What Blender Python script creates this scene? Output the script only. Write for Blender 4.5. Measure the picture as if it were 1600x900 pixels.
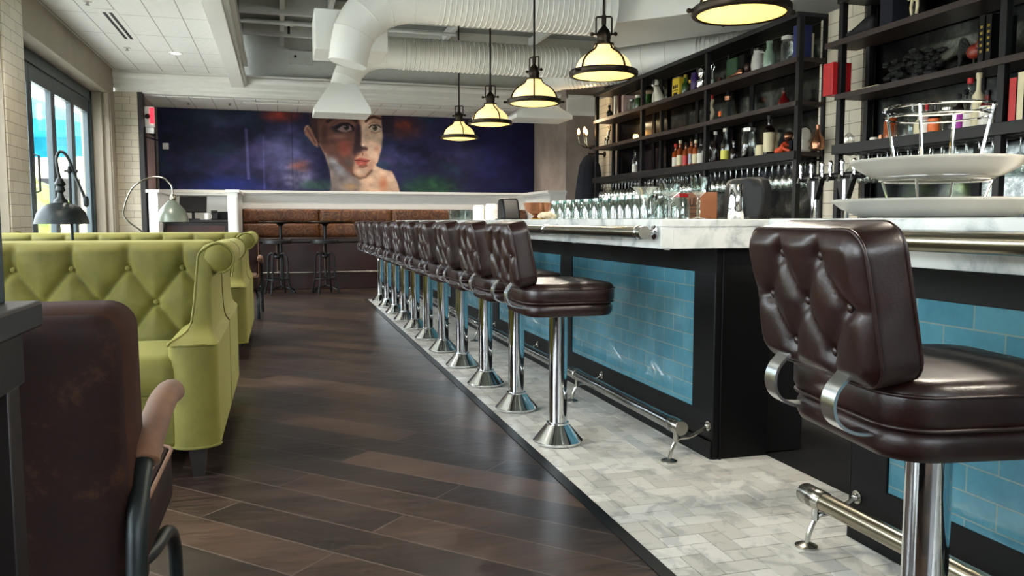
import bpy, bmesh, math, random
import numpy as np
from mathutils import Vector, Matrix
for o in list(bpy.data.objects): bpy.data.objects.remove(o)
S=bpy.context.scene; C=S.collection; PI=math.pi
random.seed(7)
# ---------------------------------------------------------------- camera
YAW=math.radians(16.097); PITCH=math.radians(4.80)
cam=bpy.data.cameras.new('camera'); co=bpy.data.objects.new('camera',cam); C.objects.link(co)
cam.sensor_width=36; cam.lens=36*1250/1600; cam.clip_start=.05; cam.clip_end=300
co.location=(0,0,1.06); co.rotation_euler=(PI/2-PITCH,0,-YAW)
S.camera=co
# ---------------------------------------------------------------- world, exposure
S.view_settings.view_transform='Standard'; S.view_settings.look='None'
S.view_settings.gamma=1; S.view_settings.use_curve_mapping=False
S.view_settings.exposure=0.9
W=bpy.data.worlds.new('World'); S.world=W; W.use_nodes=True
bg=W.node_tree.nodes['Background']; bg.inputs[0].default_value=(.86,.94,1,1); bg.inputs[1].default_value=9.0
def lamp(name,typ,loc,rot,power,color=(1,1,1),**k):
    l=bpy.data.lights.new(name,typ); o=bpy.data.objects.new(name,l); C.objects.link(o)
    o.location=loc; o.rotation_euler=rot; l.energy=power; l.color=color
    for a,b in k.items(): setattr(l,a,b)
    return o
def daylight(name,loc,rot,sx,sy):
    o=lamp(name,'AREA',loc,rot,1,shape='RECTANGLE',size=sx,size_y=sy); o.data.cycles.is_portal=True
WL=-2.2; WG=-2.45; CZ=3.17
daylight('daylight_portal',(1.75,-5.12,2.95),(PI/2,0,PI),7.3,1.25)  # daylight through the added transom behind the viewer
WIN=[(8.34,12.1),(3.9,7.7),(-.6,3.3)]
for (a,b) in WIN: daylight('daylight_portal',(WG-.12,(a+b)/2,1.4),(0,-PI/2,0),2.75,b-a)
# warm recessed ceiling spots the room has
for (x,y,z,p) in [(-1.22,11.1,3.16,60),(-1.3,7.2,3.16,60),(-1.3,4.2,3.16,60),(-.2,13.0,2.83,45),(1.6,13.0,2.83,45),(3.3,13.0,2.83,45)]:
    lamp('recessed_light','SPOT',(x,y,z-.03),(0,0,0),p,(1,.88,.76),spot_size=2.4,spot_blend=.8,shadow_soft_size=.05)

# ---------------------------------------------------------------- materials
def s2l(c): return tuple(((v/255)/12.92 if v/255<=.04045 else (((v/255)+.055)/1.055)**2.4) for v in c)
MATS={}
class NT:
    def __init__(s,name):
        s.m=bpy.data.materials.new(name); s.m.use_nodes=True; s.t=s.m.node_tree; s.n=s.t.nodes; s.b=s.n['Principled BSDF']; MATS[name]=s.m
    def new(s,t,**k):
        n=s.n.new(t)
        for a,b in k.items(): setattr(n,a,b)
        return n
    def link(s,a,b): s.t.links.new(a,b)
    def coord(s,scale=(1,1,1),rot=(0,0,0),kind='Object',loc=(0,0,0)):
        if kind=='Position':
            g=s.new('ShaderNodeNewGeometry'); out=g.outputs['Position']
        else: out=s.new('ShaderNodeTexCoord').outputs[kind]
        mp=s.new('ShaderNodeMapping'); mp.inputs['Scale'].default_value=scale; mp.inputs['Rotation'].default_value=rot; mp.inputs['Location'].default_value=loc
        s.link(out,mp.inputs[0]); return mp.outputs[0]
    def noise(s,vec,scale,detail=4,rough=.6,dist=0):
        n=s.new('ShaderNodeTexNoise'); n.inputs['Scale'].default_value=scale; n.inputs['Detail'].default_value=detail
        n.inputs['Roughness'].default_value=rough; n.inputs['Distortion'].default_value=dist; s.link(vec,n.inputs['Vector']); return n.outputs['Fac']
    def ramp(s,fac,stops):
        r=s.new('ShaderNodeValToRGB'); e=r.color_ramp.elements
        while len(e)<len(stops): e.new(.5)
        for i,(p,c) in enumerate(stops): e[i].position=p; e[i].color=(*c,1) if len(c)==3 else c
        s.link(fac,r.inputs[0]); return r.outputs[0]
    def bump(s,h,strength=.3,dist=.01,normal=None):
        b=s.new('ShaderNodeBump'); b.inputs['Strength'].default_value=strength; b.inputs['Distance'].default_value=dist
        s.link(h,b.inputs['Height'])
        if normal: s.link(normal,b.inputs['Normal'])
        return b.outputs[0]
    def mix(s,fac,a,b,mode='MIX'):
        m=s.new('ShaderNodeMix',data_type='RGBA',blend_type=mode)
        for sock,v in ((m.inputs[0],fac),(m.inputs[6],a),(m.inputs[7],b)):
            if isinstance(v,(int,float)): sock.default_value=v
            elif isinstance(v,tuple): sock.default_value=(*v,1)
            else: s.link(v,sock)
        return m.outputs[2]
def P(name,col,rough=.5,metal=0,var=.12,vs=8,bump=0,bs=60,coat=0,spec=.5,emit=None,es=0,sheen=0):
    """plain surface with a little procedural variation"""
    m=NT(name); c=s2l(col); b=m.b
    v=m.coord(kind='Object'); f=m.noise(v,vs)
    lo=tuple(max(0,x*(1-var)) for x in c); hi=tuple(min(1,x*(1+var)) for x in c)
    m.link(m.ramp(f,[(.3,lo),(.7,hi)]),b.inputs['Base Color'])
    b.inputs['Roughness'].default_value=rough; b.inputs['Metallic'].default_value=metal
    b.inputs['Specular IOR Level'].default_value=spec; b.inputs['Coat Weight'].default_value=coat; b.inputs['Coat Roughness'].default_value=.08
    b.inputs['Sheen Weight'].default_value=sheen
    if bump: m.link(m.bump(m.noise(v,bs),bump,.004),b.inputs['Normal'])
    if emit: b.inputs['Emission Color'].default_value=(*s2l(emit),1); b.inputs['Emission Strength'].default_value=es
    return m.m
def glass(name,tint=(1,1,1),edge=.9,base=.06,rough=.02):
    m=NT(name); m.n.remove(m.b)
    tr=m.new('ShaderNodeBsdfTransparent'); tr.inputs[0].default_value=(*tint,1)
    gl=m.new('ShaderNodeBsdfGlossy'); gl.inputs['Roughness'].default_value=rough
    lw=m.new('ShaderNodeLayerWeight'); lw.inputs['Blend'].default_value=.35
    mr=m.new('ShaderNodeMapRange'); mr.inputs['To Min'].default_value=base; mr.inputs['To Max'].default_value=edge
    m.link(lw.outputs['Facing'],mr.inputs[0])
    mx=m.new('ShaderNodeMixShader'); m.link(mr.outputs[0],mx.inputs[0]); m.link(tr.outputs[0],mx.inputs[1]); m.link(gl.outputs[0],mx.inputs[2])
    m.link(mx.outputs[0],m.n['Material Output'].inputs[0]); return m.m
# --- timber floor: planks at 45 degrees
m=NT('wood_floor')
v=m.coord(rot=(0,0,math.radians(45)),kind='Position')
br=m.new('ShaderNodeTexBrick',offset=.37,offset_frequency=2); br.inputs['Brick Width'].default_value=1.7; br.inputs['Row Height'].default_value=.19
br.inputs['Mortar Size'].default_value=.003; br.inputs['Mortar Smooth'].default_value=.1; br.inputs['Scale'].default_value=1
br.inputs['Color1'].default_value=(0,0,0,1); br.inputs['Color2'].default_value=(1,1,1,1); br.inputs['Bias'].default_value=0
m.link(v,br.inputs['Vector'])
v2=m.coord(rot=(0,0,math.radians(45)),scale=(1.6,14,1),kind='Position')
g=m.noise(v2,2.2,8,.65,.6); g2=m.noise(m.coord(rot=(0,0,math.radians(45)),scale=(1,3,1),kind='Position'),1.6,3)
base=m.ramp(br.outputs['Color'],[(0,s2l((36,30,29))),(.5,s2l((62,49,43))),(1,s2l((92,72,60)))])
gr=m.ramp(g,[(.3,(.32,.33,.36)),(.52,(.9,.9,.9)),(.75,(1.45,1.32,1.2))])
c1=m.mix(1.0,base,gr,'MULTIPLY'); c2=m.mix(.8,c1,m.ramp(g2,[(.35,(.55,.55,.58)),(.65,(1.15,1.1,1.05))]),'MULTIPLY')
c3=m.mix(br.outputs['Fac'],c2,s2l((98,84,76)))
m.link(c3,m.b.inputs['Base Color'])
m.link(m.ramp(g,[(.3,(.27,)*3),(.7,(.42,)*3)]),m.b.inputs['Roughness']); m.b.inputs['Specular IOR Level'].default_value=.42
m.link(m.bump(g,.18,.004),m.b.inputs['Normal'])
# --- marble tile with per-tile tone
m=NT('marble_tile')
gn=m.new('ShaderNodeNewGeometry'); rr=gn.outputs['Random Per Island']
v=m.coord(kind='Position'); f=m.noise(v,7,8,.6,1.2)
c=m.ramp(rr,[(0,s2l((212,208,198))),(.5,s2l((230,227,217))),(1,s2l((242,239,230)))])
m.link(m.mix(1.0,c,m.ramp(f,[(.40,(.72,.73,.74)),(.5,(1,1,1)),(1,(1,1,1))]),'MULTIPLY'),m.b.inputs['Base Color'])
m.b.inputs['Roughness'].default_value=.3
P('grout',(104,101,95),.85)
# --- marble slab
m=NT('marble')
v=m.coord(kind='Object'); f=m.noise(v,3.2,10,.62,1.8); f2=m.noise(v,11,6,.6,.8)
c=m.ramp(f,[(.33,s2l((146,152,151))),(.44,s2l((188,192,188))),(.54,s2l((206,208,203)))])
m.link(m.mix(1.0,c,m.ramp(f2,[(.28,(.84,.86,.86)),(.42,(1,1,1))]),'MULTIPLY'),m.b.inputs['Base Color']); m.b.inputs['Roughness'].default_value=.22
# --- brick-pattern surfaces
def bricks(name,c1,c2,cm,w,h,mort,axes,rough=.3,bump=.4,coat=0,wave=0,wavescale=14,varamt=0):
    m=NT(name); g=m.new('ShaderNodeNewGeometry'); sp=m.new('ShaderNodeSeparateXYZ'); m.link(g.outputs['Position'],sp.inputs[0])
    cb=m.new('ShaderNodeCombineXYZ'); m.link(sp.outputs[axes[0]],cb.inputs[0]); m.link(sp.outputs[axes[1]],cb.inputs[1])
    br=m.new('ShaderNodeTexBrick'); br.inputs['Scale'].default_value=1; br.inputs['Brick Width'].default_value=w; br.inputs['Row Height'].default_value=h
    br.inputs['Mortar Size'].default_value=mort; br.inputs['Mortar Smooth'].default_value=.2
    for i,cc in enumerate((c1,c2,cm)): br.inputs[('Color1','Color2','Mortar')[i]].default_value=(*s2l(cc),1)
    m.link(cb.outputs[0],br.inputs['Vector']); col=br.outputs['Color']
    v=m.coord(kind='Position')
    if varamt: col=m.mix(1.0,col,m.ramp(m.noise(v,3.5,5,.7),[(.3,(1-varamt,)*3),(.7,(1+varamt,)*3)]),'MULTIPLY')
    m.link(col,m.b.inputs['Base Color']); m.b.inputs['Roughness'].default_value=rough; m.b.inputs['Coat Weight'].default_value=coat
    inv=m.new('ShaderNodeMath',operation='SUBTRACT'); inv.inputs[0].default_value=1; m.link(br.outputs['Fac'],inv.inputs[1])
    n=m.bump(inv.outputs[0],bump,.003)
    if wave: n=m.bump(m.noise(v,wavescale,3),wave,.01,n)
    m.link(n,m.b.inputs['Normal']); return m.m
bricks('teal_tile',(66,118,134),(80,132,146),(116,136,132),.205,.0762,.0026,(1,2),rough=.12,coat=.4,wave=.35,wavescale=16,varamt=.22)
bricks('cream_tile_side',(196,188,166),(206,198,178),(120,112,96),.30,.10,.003,(1,2),rough=.32,wave=.08,varamt=.06)
bricks('cream_tile_front',(190,180,156),(200,190,168),(120,112,96),.2,.10,.003,(0,2),rough=.32,wave=.08,varamt=.06)
# pressed-tin ceiling
m=NT('tin_ceiling')
v=m.coord(kind='Position')
br=m.new('ShaderNodeTexBrick',offset=0); br.inputs['Scale'].default_value=1; br.inputs['Brick Width'].default_value=1.22; br.inputs['Row Height'].default_value=.36 
br.inputs['Brick Width'].default_value=.31; br.inputs['Row Height'].default_value=.92; br.inputs['Mortar Size'].default_value=.006
for k in ('Color1','Color2'): br.inputs[k].default_value=(*s2l((226,226,220)),1)
br.inputs['Mortar'].default_value=(*s2l((150,148,142)),1); m.link(v,br.inputs['Vector'])
m.link(br.outputs['Color'],m.b.inputs['Base Color']); m.b.inputs['Roughness'].default_value=.45
vo=m.new('ShaderNodeTexVoronoi'); vo.inputs['Scale'].default_value=16; m.link(v,vo.inputs['Vector'])
m.link(m.bump(vo.outputs['Distance'],.5,.006),m.b.inputs['Normal'])
# antique mirror
m=NT('antique_mirror')
v=m.coord(kind='Position'); f=m.noise(v,2.2,7,.68,.5)
m.link(m.ramp(f,[(.40,(.02,.022,.024)),(.55,(.09,.095,.09)),(.68,(.32,.34,.32))]),m.b.inputs['Base Color']); m.b.inputs['Metallic'].default_value=1
m.link(m.ramp(f,[(.4,(.22,)*3),(.65,(.10,)*3)]),m.b.inputs['Roughness'])
# velvet
m=NT('green_velvet')
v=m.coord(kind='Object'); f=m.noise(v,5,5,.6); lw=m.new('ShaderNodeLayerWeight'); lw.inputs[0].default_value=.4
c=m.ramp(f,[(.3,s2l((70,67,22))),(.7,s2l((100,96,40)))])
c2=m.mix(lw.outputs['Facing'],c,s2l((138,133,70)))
m.link(c2,m.b.inputs['Base Color']); m.b.inputs['Roughness'].default_value=.62; m.b.inputs['Sheen Weight'].default_value=.25; m.b.inputs['Sheen Roughness'].default_value=.4
m.b.inputs['Sheen Tint'].default_value=(.7,.7,.3,1); m.b.inputs['Specular IOR Level'].default_value=.25
m.link(m.bump(m.noise(v,220,3),.12,.002),m.b.inputs['Normal'])
# leather
def leather(name,c1,c2,rough=.33,bs=90):
    m=NT(name); v=m.coord(kind='Object'); f=m.noise(v,6,6,.65)
    m.link(m.ramp(f,[(.3,s2l(c1)),(.7,s2l(c2))]),m.b.inputs['Base Color'])
    m.link(m.ramp(m.noise(v,14,4),[(.3,(rough-.06,)*3),(.7,(rough+.1,)*3)]),m.b.inputs['Roughness'])
    vo=m.new('ShaderNodeTexVoronoi'); vo.inputs['Scale'].default_value=bs*2; m.link(v,vo.inputs['Vector'])
    m.link(m.bump(vo.outputs['Distance'],.10,.0015),m.b.inputs['Normal']); return m.m
leather('brown_leather',(24,9,7),(38,16,12),.34)
leather('leather_piping',(30,15,12),(42,22,18),.35)
# worn suede
m=NT('worn_suede'); v=m.coord(kind='Object'); f=m.noise(v,9,9,.75,.4)
m.link(m.ramp(f,[(.3,s2l((20,7,5))),(.55,s2l((32,12,8))),(.74,s2l((74,48,26)))]),m.b.inputs['Base Color']); m.b.inputs['Roughness'].default_value=.72; m.b.inputs['Specular IOR Level'].default_value=.25
P('mid_suede',(52,28,20),.8,var=.2,spec=.2)  # suede lightened in colour for the skylight on the chair top
m=NT('tan_suede'); v=m.coord(kind='Object'); f=m.noise(v,7,7,.7,.3)
m.link(m.ramp(f,[(.3,s2l((92,62,44))),(.7,s2l((122,86,60)))]),m.b.inputs['Base Color']); m.b.inputs['Roughness'].default_value=.75; m.b.inputs['Sheen Weight'].default_value=.05
# paisley banquette leather
m=NT('paisley'); v=m.coord(kind='Position'); f=m.noise(v,2.6,4,.6,3.5)
vo=m.new('ShaderNodeTexVoronoi'); vo.inputs['Scale'].default_value=5; m.link(v,vo.inputs['Vector'])
wv=m.new('ShaderNodeMath',operation='SINE'); ml=m.new('ShaderNodeMath',operation='MULTIPLY'); ml.inputs[1].default_value=26; m.link(vo.outputs['Distance'],ml.inputs[0]); m.link(ml.outputs[0],wv.inputs[0])
c=m.ramp(f,[(.35,s2l((70,38,20))),(.6,s2l((108,64,34)))])
m.link(m.mix(m.ramp(wv.outputs[0],[(.8,(0,0,0)),(1,(.35,)*3)]),c,s2l((186,146,92))),m.b.inputs['Base Color']); m.b.inputs['Roughness'].default_value=.45
# concrete/plaster
m=NT('plaster'); v=m.coord(kind='Position'); f=m.noise(v,1.6,8,.65,.5)
m.link(m.ramp(f,[(.3,s2l((120,108,100))),(.7,s2l((164,150,140)))]),m.b.inputs['Base Color']); m.b.inputs['Roughness'].default_value=.6
P('wall_taupe',(142,132,114),.6,var=.06,vs=3)
P('white_paint',(226,225,218),.38,var=.02); P('duct_white',(228,228,222),.34,var=.02,vs=2)
P('deck_grey',(112,118,112),.7,var=.15); P('joist_white',(190,192,186),.6,var=.05)
P('black_paint',(4,5,6),.5,var=.2,spec=.22); P('black_metal',(12,12,12),.45,var=.2,spec=.35)
P('frame_teal',(52,66,70),.42,var=.08); P('chrome',(225,228,230),.045,1,var=0)
P('strap_metal',(235,238,240),.22,1,var=0); P('steel',(176,174,166),.24,1,var=.06,vs=30); P('bronze_steel',(152,146,128),.24,1,var=.05,vs=20)
P('rail_tube',(150,152,150),.16,1,var=.05); P('bronze',(46,38,30),.38,.85,var=.2,vs=20)
P('dark_wood',(24,17,15),.45,var=.35,vs=5); P('shelf_wood',(44,29,23),.55,var=.3,vs=6); P('red_wood',(52,24,22),.4,var=.4,vs=4)
P('blacktop',(40,38,37),.34,var=.15,vs=12)
P('mat_black',(15,15,17),.75,var=.3,vs=30)
P('ceramic',(232,230,224),.25,var=.02); P('enamel',(178,176,168),.22,var=.03)
P('patina',(38,44,44),.42,.6,var=.3,vs=14); P('grey_glass_paint',(120,128,114),.3,.2,var=.15)
P('green_tin',(38,70,44),.4); P('gold',(170,140,60),.3,.8); P('navy_cloth',(14,17,30),.9,bump=.2)
P('orange',(206,74,34),.45); P('red',(186,24,28),.45,var=.06); P('blue',(18,32,92),.45,var=.06); P('cream',(220,208,168),.6,var=.05)
P('white_label',(226,220,206),.6,var=.03); P('yellow',(206,176,40),.45,var=.05); P('purple_can',(52,28,92),.35); P('yellow_label',(222,214,90),.55,var=.04)
P('orange_label',(232,112,44),.55,var=.04); P('purple_label',(168,48,160),.55,var=.04); P('cardboard',(104,62,34),.8,var=.08)
P('amber_liquid',(150,66,22),.12,coat=.5,var=.3); P('dark_liquid',(22,12,10),.1,coat=.5); P('green_bottle',(40,76,30),.1,coat=.5); P('red_liquid',(96,14,14),.12,coat=.5)
P('pale_green_glass',(128,150,132),.12,coat=.3); P('bulb_glass',(255,210,150),.3,emit=(255,190,110),es=8)
P('shade_opal',(250,238,205),.35,emit=(255,212,128),es=.62,var=0); P('diffuser_opal',(255,240,200),.4,emit=(255,204,92),es=1.0,var=0)
P('downlight',(255,250,240),.4,emit=(255,240,215),es=3,var=0); P('exit_red',(220,40,50),.4,emit=(240,40,60),es=1.2,var=0)
P('patio',(222,218,208),.9); P('teal_canvas',(10,140,160),.8); P('foliage',(106,124,44),.8,var=.5,vs=3); P('building',(214,198,168),.8); P('bark',(84,66,50),.9)
P('pink_panel',(176,148,144),.5,var=.1,vs=2); P('towel',(196,182,156),.95,bump=.5); P('copper',(150,104,78),.22,.9,var=.2,vs=8); P('skin_white',(206,200,184),.5)
P('rooster',(120,40,24),.4,var=.5,vs=30); P('dark_plant',(9,13,8),.8,var=.4,vs=20)
glass('glass'); glass('window_glass',base=.04,edge=.35); glass('jar_glass',tint=(.90,.95,.93),base=.05,edge=.55,rough=.06); glass('teal_rim',tint=(.45,.8,.76),base=.2,edge=.9)
glass('stem_glass',tint=(.94,.98,.96),base=.14,edge=1,rough=.03)
# mural: painted colour lives in a colour attribute
m=NT('mural_paint'); a=m.new('ShaderNodeAttribute',attribute_name='paint'); m.link(a.outputs['Color'],m.b.inputs['Base Color']); m.b.inputs['Roughness'].default_value=.5; m.b.inputs['Specular IOR Level'].default_value=.2

# ---------------------------------------------------------------- mesh helpers
class MB:
    def __init__(s): s.v=[]; s.f=[]
    def add(s,v,f):
        n=len(s.v); s.v+= [tuple(p) for p in v]; s.f+=[tuple(i+n for i in q) for q in f]; return s
    def box(s,a,b,rz=0,c=None):
        x0,y0,z0=a; x1,y1,z1=b
        v=[(x0,y0,z0),(x1,y0,z0),(x1,y1,z0),(x0,y1,z0),(x0,y0,z1),(x1,y0,z1),(x1,y1,z1),(x0,y1,z1)]
        if rz:
            c=c or ((x0+x1)/2,(y0+y1)/2); cs,sn=math.cos(rz),math.sin(rz)
            v=[(c[0]+(x-c[0])*cs-(y-c[1])*sn,c[1]+(x-c[0])*sn+(y-c[1])*cs,z) for x,y,z in v]
        return s.add(v,[(0,3,2,1),(4,5,6,7),(0,1,5,4),(1,2,6,5),(2,3,7,6),(3,0,4,7)])
    def lathe(s,prof,n=20,c=(0,0,0),axis='z',cap=True):
        v=[];f=[]
        for (r,z) in prof:
            for i in range(n):
                a=2*PI*i/n; p=(r*math.cos(a),r*math.sin(a),z)
                if axis=='x': p=(z,p[0],p[1])
                if axis=='y': p=(p[1],z,p[0])
                v.append((c[0]+p[0],c[1]+p[1],c[2]+p[2]))
        for k in range(len(prof)-1):
            for i in range(n): j=(i+1)%n; f.append((k*n+i,k*n+j,(k+1)*n+j,(k+1)*n+i))
        if cap:
            if prof[0][0]>1e-6: f.append(tuple(reversed(range(n))))
            if prof[-1][0]>1e-6: f.append(tuple(range((len(prof)-1)*n,len(prof)*n)))
        return s.add(v,f)
    def tube(s,pts,r,n=10,closed=False,flat=None):
        pts=[Vector(p) for p in pts]; m=len(pts); v=[];f=[]
        rs=r if isinstance(r,(list,tuple)) else [r]*m
        up=None
        for i,p in enumerate(pts):
            if closed: t=(pts[(i+1)%m]-pts[i-1]).normalized()
            else: t=(pts[min(i+1,m-1)]-pts[max(i-1,0)]).normalized()
            if up is None:
                up=Vector((0,0,1)) if abs(t.z)<.9 else Vector((1,0,0))
            a=t.cross(up).normalized(); up=a.cross(t).normalized()
            for k in range(n):
                an=2*PI*k/n; q=p+a*math.cos(an)*rs[i]*(flat[0] if flat else 1)+up*math.sin(an)*rs[i]*(flat[1] if flat else 1); v.append(tuple(q))
        for i in range(m if closed else m-1):
            j=(i+1)%m
            for k in range(n): l=(k+1)%n; f.append((i*n+k,i*n+l,j*n+l,j*n+k))
        if not closed: f.append(tuple(reversed(range(n)))); f.append(tuple(range((m-1)*n,m*n)))
        return s.add(v,f)
    def prism(s,poly,axis,a,b):
        """poly of 2D points extruded along axis between a and b"""
        n=len(poly)
        def mk(p,t): return {'x':(t,p[0],p[1]),'y':(p[0],t,p[1]),'z':(p[0],p[1],t)}[axis]
        v=[mk(p,a) for p in poly]+[mk(p,b) for p in poly]
        f=[tuple(range(n)),tuple(reversed(range(n,2*n)))]+[(i,i+n,(i+1)%n+n,(i+1)%n) for i in range(n)]
        return s.add(v,f)
    def loft(s,rings,cap=True):
        n=len(rings[0]); v=[p for r in rings for p in r]; f=[]
        for k in range(len(rings)-1):
            for i in range(n): j=(i+1)%n; f.append((k*n+i,k*n+j,(k+1)*n+j,(k+1)*n+i))
        if cap: f.append(tuple(reversed(range(n)))); f.append(tuple(range((len(rings)-1)*n,len(rings)*n)))
        return s.add(v,f)
    def ball(s,c,r,n=10,sq=(1,1,1)):
        v=[];f=[];m=max(4,n//2)
        for k in range(m+1):
            t=PI*k/m
            for i in range(n):
                a=2*PI*i/n; v.append((c[0]+r*sq[0]*math.sin(t)*math.cos(a),c[1]+r*sq[1]*math.sin(t)*math.sin(a),c[2]-r*sq[2]*math.cos(t)))
        for k in range(m):
            for i in range(n): j=(i+1)%n; f.append((k*n+i,k*n+j,(k+1)*n+j,(k+1)*n+i))
        return s.add(v,f)
    def bent(s,M):
        s.v=[tuple(M@Vector(p)) for p in s.v]; return s
    def obj(s,name,mat,parent=None,loc=None,bev=0,smooth=40,seg=2,sub=0):
        me=bpy.data.meshes.new(name); me.from_pydata(s.v,[],s.f); me.materials.append(MATS[mat])
        bm=bmesh.new(); bm.from_mesh(me); bmesh.ops.remove_doubles(bm,verts=bm.verts,dist=1e-5); bmesh.ops.recalc_face_normals(bm,faces=bm.faces); bm.to_mesh(me); bm.free()
        me.shade_smooth()
        if smooth<180: me.set_sharp_from_angle(angle=math.radians(smooth))
        o=bpy.data.objects.new(name,me); C.objects.link(o)
        if parent: o.parent=parent
        if loc: o.location=loc
        if bev:
            b=o.modifiers.new('bevel','BEVEL'); b.width=bev; b.segments=seg; b.limit_method='ANGLE'; b.angle_limit=math.radians(40); b.harden_normals=False
        if sub: q=o.modifiers.new('sub','SUBSURF'); q.levels=sub; q.render_levels=sub
        return o
def tag(o,label,cat,group=None,kind=None):
    o['label']=label; o['category']=cat
    if group: o['group']=group
    if kind: o['kind']=kind
    return o
def thing(name,label,cat,loc=(0,0,0),rz=0,group=None):
    o=bpy.data.objects.new(name,None); C.objects.link(o); o.location=loc; o.rotation_euler=(0,0,rz); o.empty_display_size=.1
    return tag(o,label,cat,group)
def struct(name,mb,mat,label,cat,bev=0,parent=None,smooth=40):
    o=mb.obj(name,mat,parent,bev=bev,smooth=smooth)
    if not parent: tag(o,label,cat,kind='structure')
    return o
def B(*boxes):
    m=MB()
    for a,b in boxes: m.box(a,b)
    return m
def copy_tree(o,parent=None):
    c=o.copy(); C.objects.link(c)
    if parent: c.parent=parent
    for ch in KIDS.get(o.name,[ch for ch in bpy.data.objects if ch.parent==o]): copy_tree(ch,c)
    return c
KIDS={}
def dup(root,loc,rz,label,group=None,scale=None):
    def kids(o): KIDS[o.name]=list(o.children); [kids(c) for c in o.children]
    if root.name not in KIDS: kids(root)
    c=copy_tree(root); c.location=loc; c.rotation_euler=(0,0,rz); c['label']=label
    if group: c['group']=group
    if scale: c.scale=scale if isinstance(scale,tuple) else (scale,)*3
    return c
def lab(o,l): o['label']=l; return o
def seg_d(px,py,segs):
    d=np.full(px.shape,9.0)
    for (x0,y0,x1,y1) in segs:
        dx,dy=x1-x0,y1-y0; L=dx*dx+dy*dy+1e-12; t=np.clip(((px-x0)*dx+(py-y0)*dy)/L,0,1)
        d=np.minimum(d,np.hypot(px-x0-t*dx,py-y0-t*dy))
    return d
def pad(w,h,t,R,r,nx=24,nz=20,back=None,front=None):
    """upholstered block: width x, height z, thickness y; back/front = displacement(x,z,edge) added outwards"""
    us=np.linspace(-1,1,nx+1); vs=np.linspace(-1,1,nz+1); U,V=np.meshgrid(us,vs)
    # bunch the samples near the rim
    f=lambda q:np.sign(q)*(1-(1-np.abs(q))**1.35)
    X=f(U)*w/2; Z=f(V)*h/2
    dx=np.maximum(np.abs(X)-(w/2-R),0); dz=np.maximum(np.abs(Z)-(h/2-R),0)
    L=np.hypot(dx,dz); M=np.maximum(dx,dz); k=np.where(L>1e-9,M/np.maximum(L,1e-9),1)
    X2=np.sign(X)*(np.minimum(np.abs(X),w/2-R)+dx*k); Z2=np.sign(Z)*(np.minimum(np.abs(Z),h/2-R)+dz*k)
    dx2=np.maximum(np.abs(X2)-(w/2-R),0); dz2=np.maximum(np.abs(Z2)-(h/2-R),0)
    e=np.where((dx2>0)&(dz2>0),R-np.hypot(dx2,dz2),np.minimum(w/2-np.abs(X2),h/2-np.abs(Z2))); e=np.maximum(e,0)
    drop=np.where(e<r,r-np.sqrt(np.maximum(r*r-(r-np.minimum(e,r))**2,0)),0)
    yb=t/2-drop; yf=t/2-drop
    if back is not None: yb=yb+back(X2,Z2,e)
    if front is not None: yf=yf+front(X2,Z2,e)
    mb=MB(); n=(nx+1)*(nz+1)
    va=[(X2[j,i],-yb[j,i],Z2[j,i]) for j in range(nz+1) for i in range(nx+1)]
    vb=[(X2[j,i],yf[j,i],Z2[j,i]) for j in range(nz+1) for i in range(nx+1)]
    F=[]
    for j in range(nz):
        for i in range(nx):
            a=j*(nx+1)+i; F.append((a,a+1,a+nx+2,a+nx+1)); F.append((n+a,n+a+nx+1,n+a+nx+2,n+a+1))
    bd=[i for i in range(nx)]+[j*(nx+1)+nx for j in range(nz)]+[nz*(nx+1)+i for i in range(nx,0,-1)]+[j*(nx+1) for j in range(nz,0,-1)]
    for k in range(len(bd)):
        a=bd[k]; b=bd[(k+1)%len(bd)]; F.append((a,n+a,n+b,b))
    mb.add(va+vb,F); return mb
def rrect(w,h,R,n=6,inset=0):
    out=[]
    for cx,cz,a0 in ((w/2-R,h/2-R,0),(-w/2+R,h/2-R,90),(-w/2+R,-h/2+R,180),(w/2-R,-h/2+R,270)):
        for k in range(n+1):
            a=math.radians(a0+90*k/n); out.append((cx+(R-inset)*math.cos(a),cz+(R-inset)*math.sin(a)))
    return out
def arc(c,r,a0,a1,n,plane='xz',off=0):
    o=[]
    for k in range(n+1):
        a=math.radians(a0+(a1-a0)*k/n); p,q=c[0]+r*math.cos(a),c[1]+r*math.sin(a)
        o.append({'xz':(p,off,q),'yz':(off,p,q),'xy':(p,q,off)}[plane])
    return o
def smooth_path(pts,n=6):
    P_=[Vector(p) for p in pts]; out=[]
    for i in range(len(P_)-1):
        a=P_[max(i-1,0)];b=P_[i];c=P_[i+1];d=P_[min(i+2,len(P_)-1)]
        for k in range(n):
            t=k/n; out.append(.5*((2*b)+(c-a)*t+(2*a-5*b+4*c-d)*t*t+(3*b-a-3*c+d)*t**3))
    out.append(P_[-1]); return out

exec_order='structure'
# ================================================================ STRUCTURE
YB=-5.0; YM=13.9; YBEAM=12.5
struct('floor',B(((-2.5,YB,-.12),(1.065,YM,0))),'wood_floor','dark brown timber plank floor laid diagonally beside the marble strip','floor')
struct('trim_1',B(((1.065,YB,-.12),(1.112,10.93,.004)),((1.112,10.88,-.12),(2.09,10.93,.004))),'black_metal','thin dark edging strip between timber floor and marble tile','floor trim')
struct('floor_far',B(((1.065,10.93,-.12),(5.6,YM,0))),'wood_floor','dark timber floor at the far end beyond the marble strip','floor')
struct('floor_behind_bar',B(((2.09,YB,-.12),(5.8,10.93,-.001))),'mat_black','dark rubber matting floor behind and between the two bars','floor')
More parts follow.
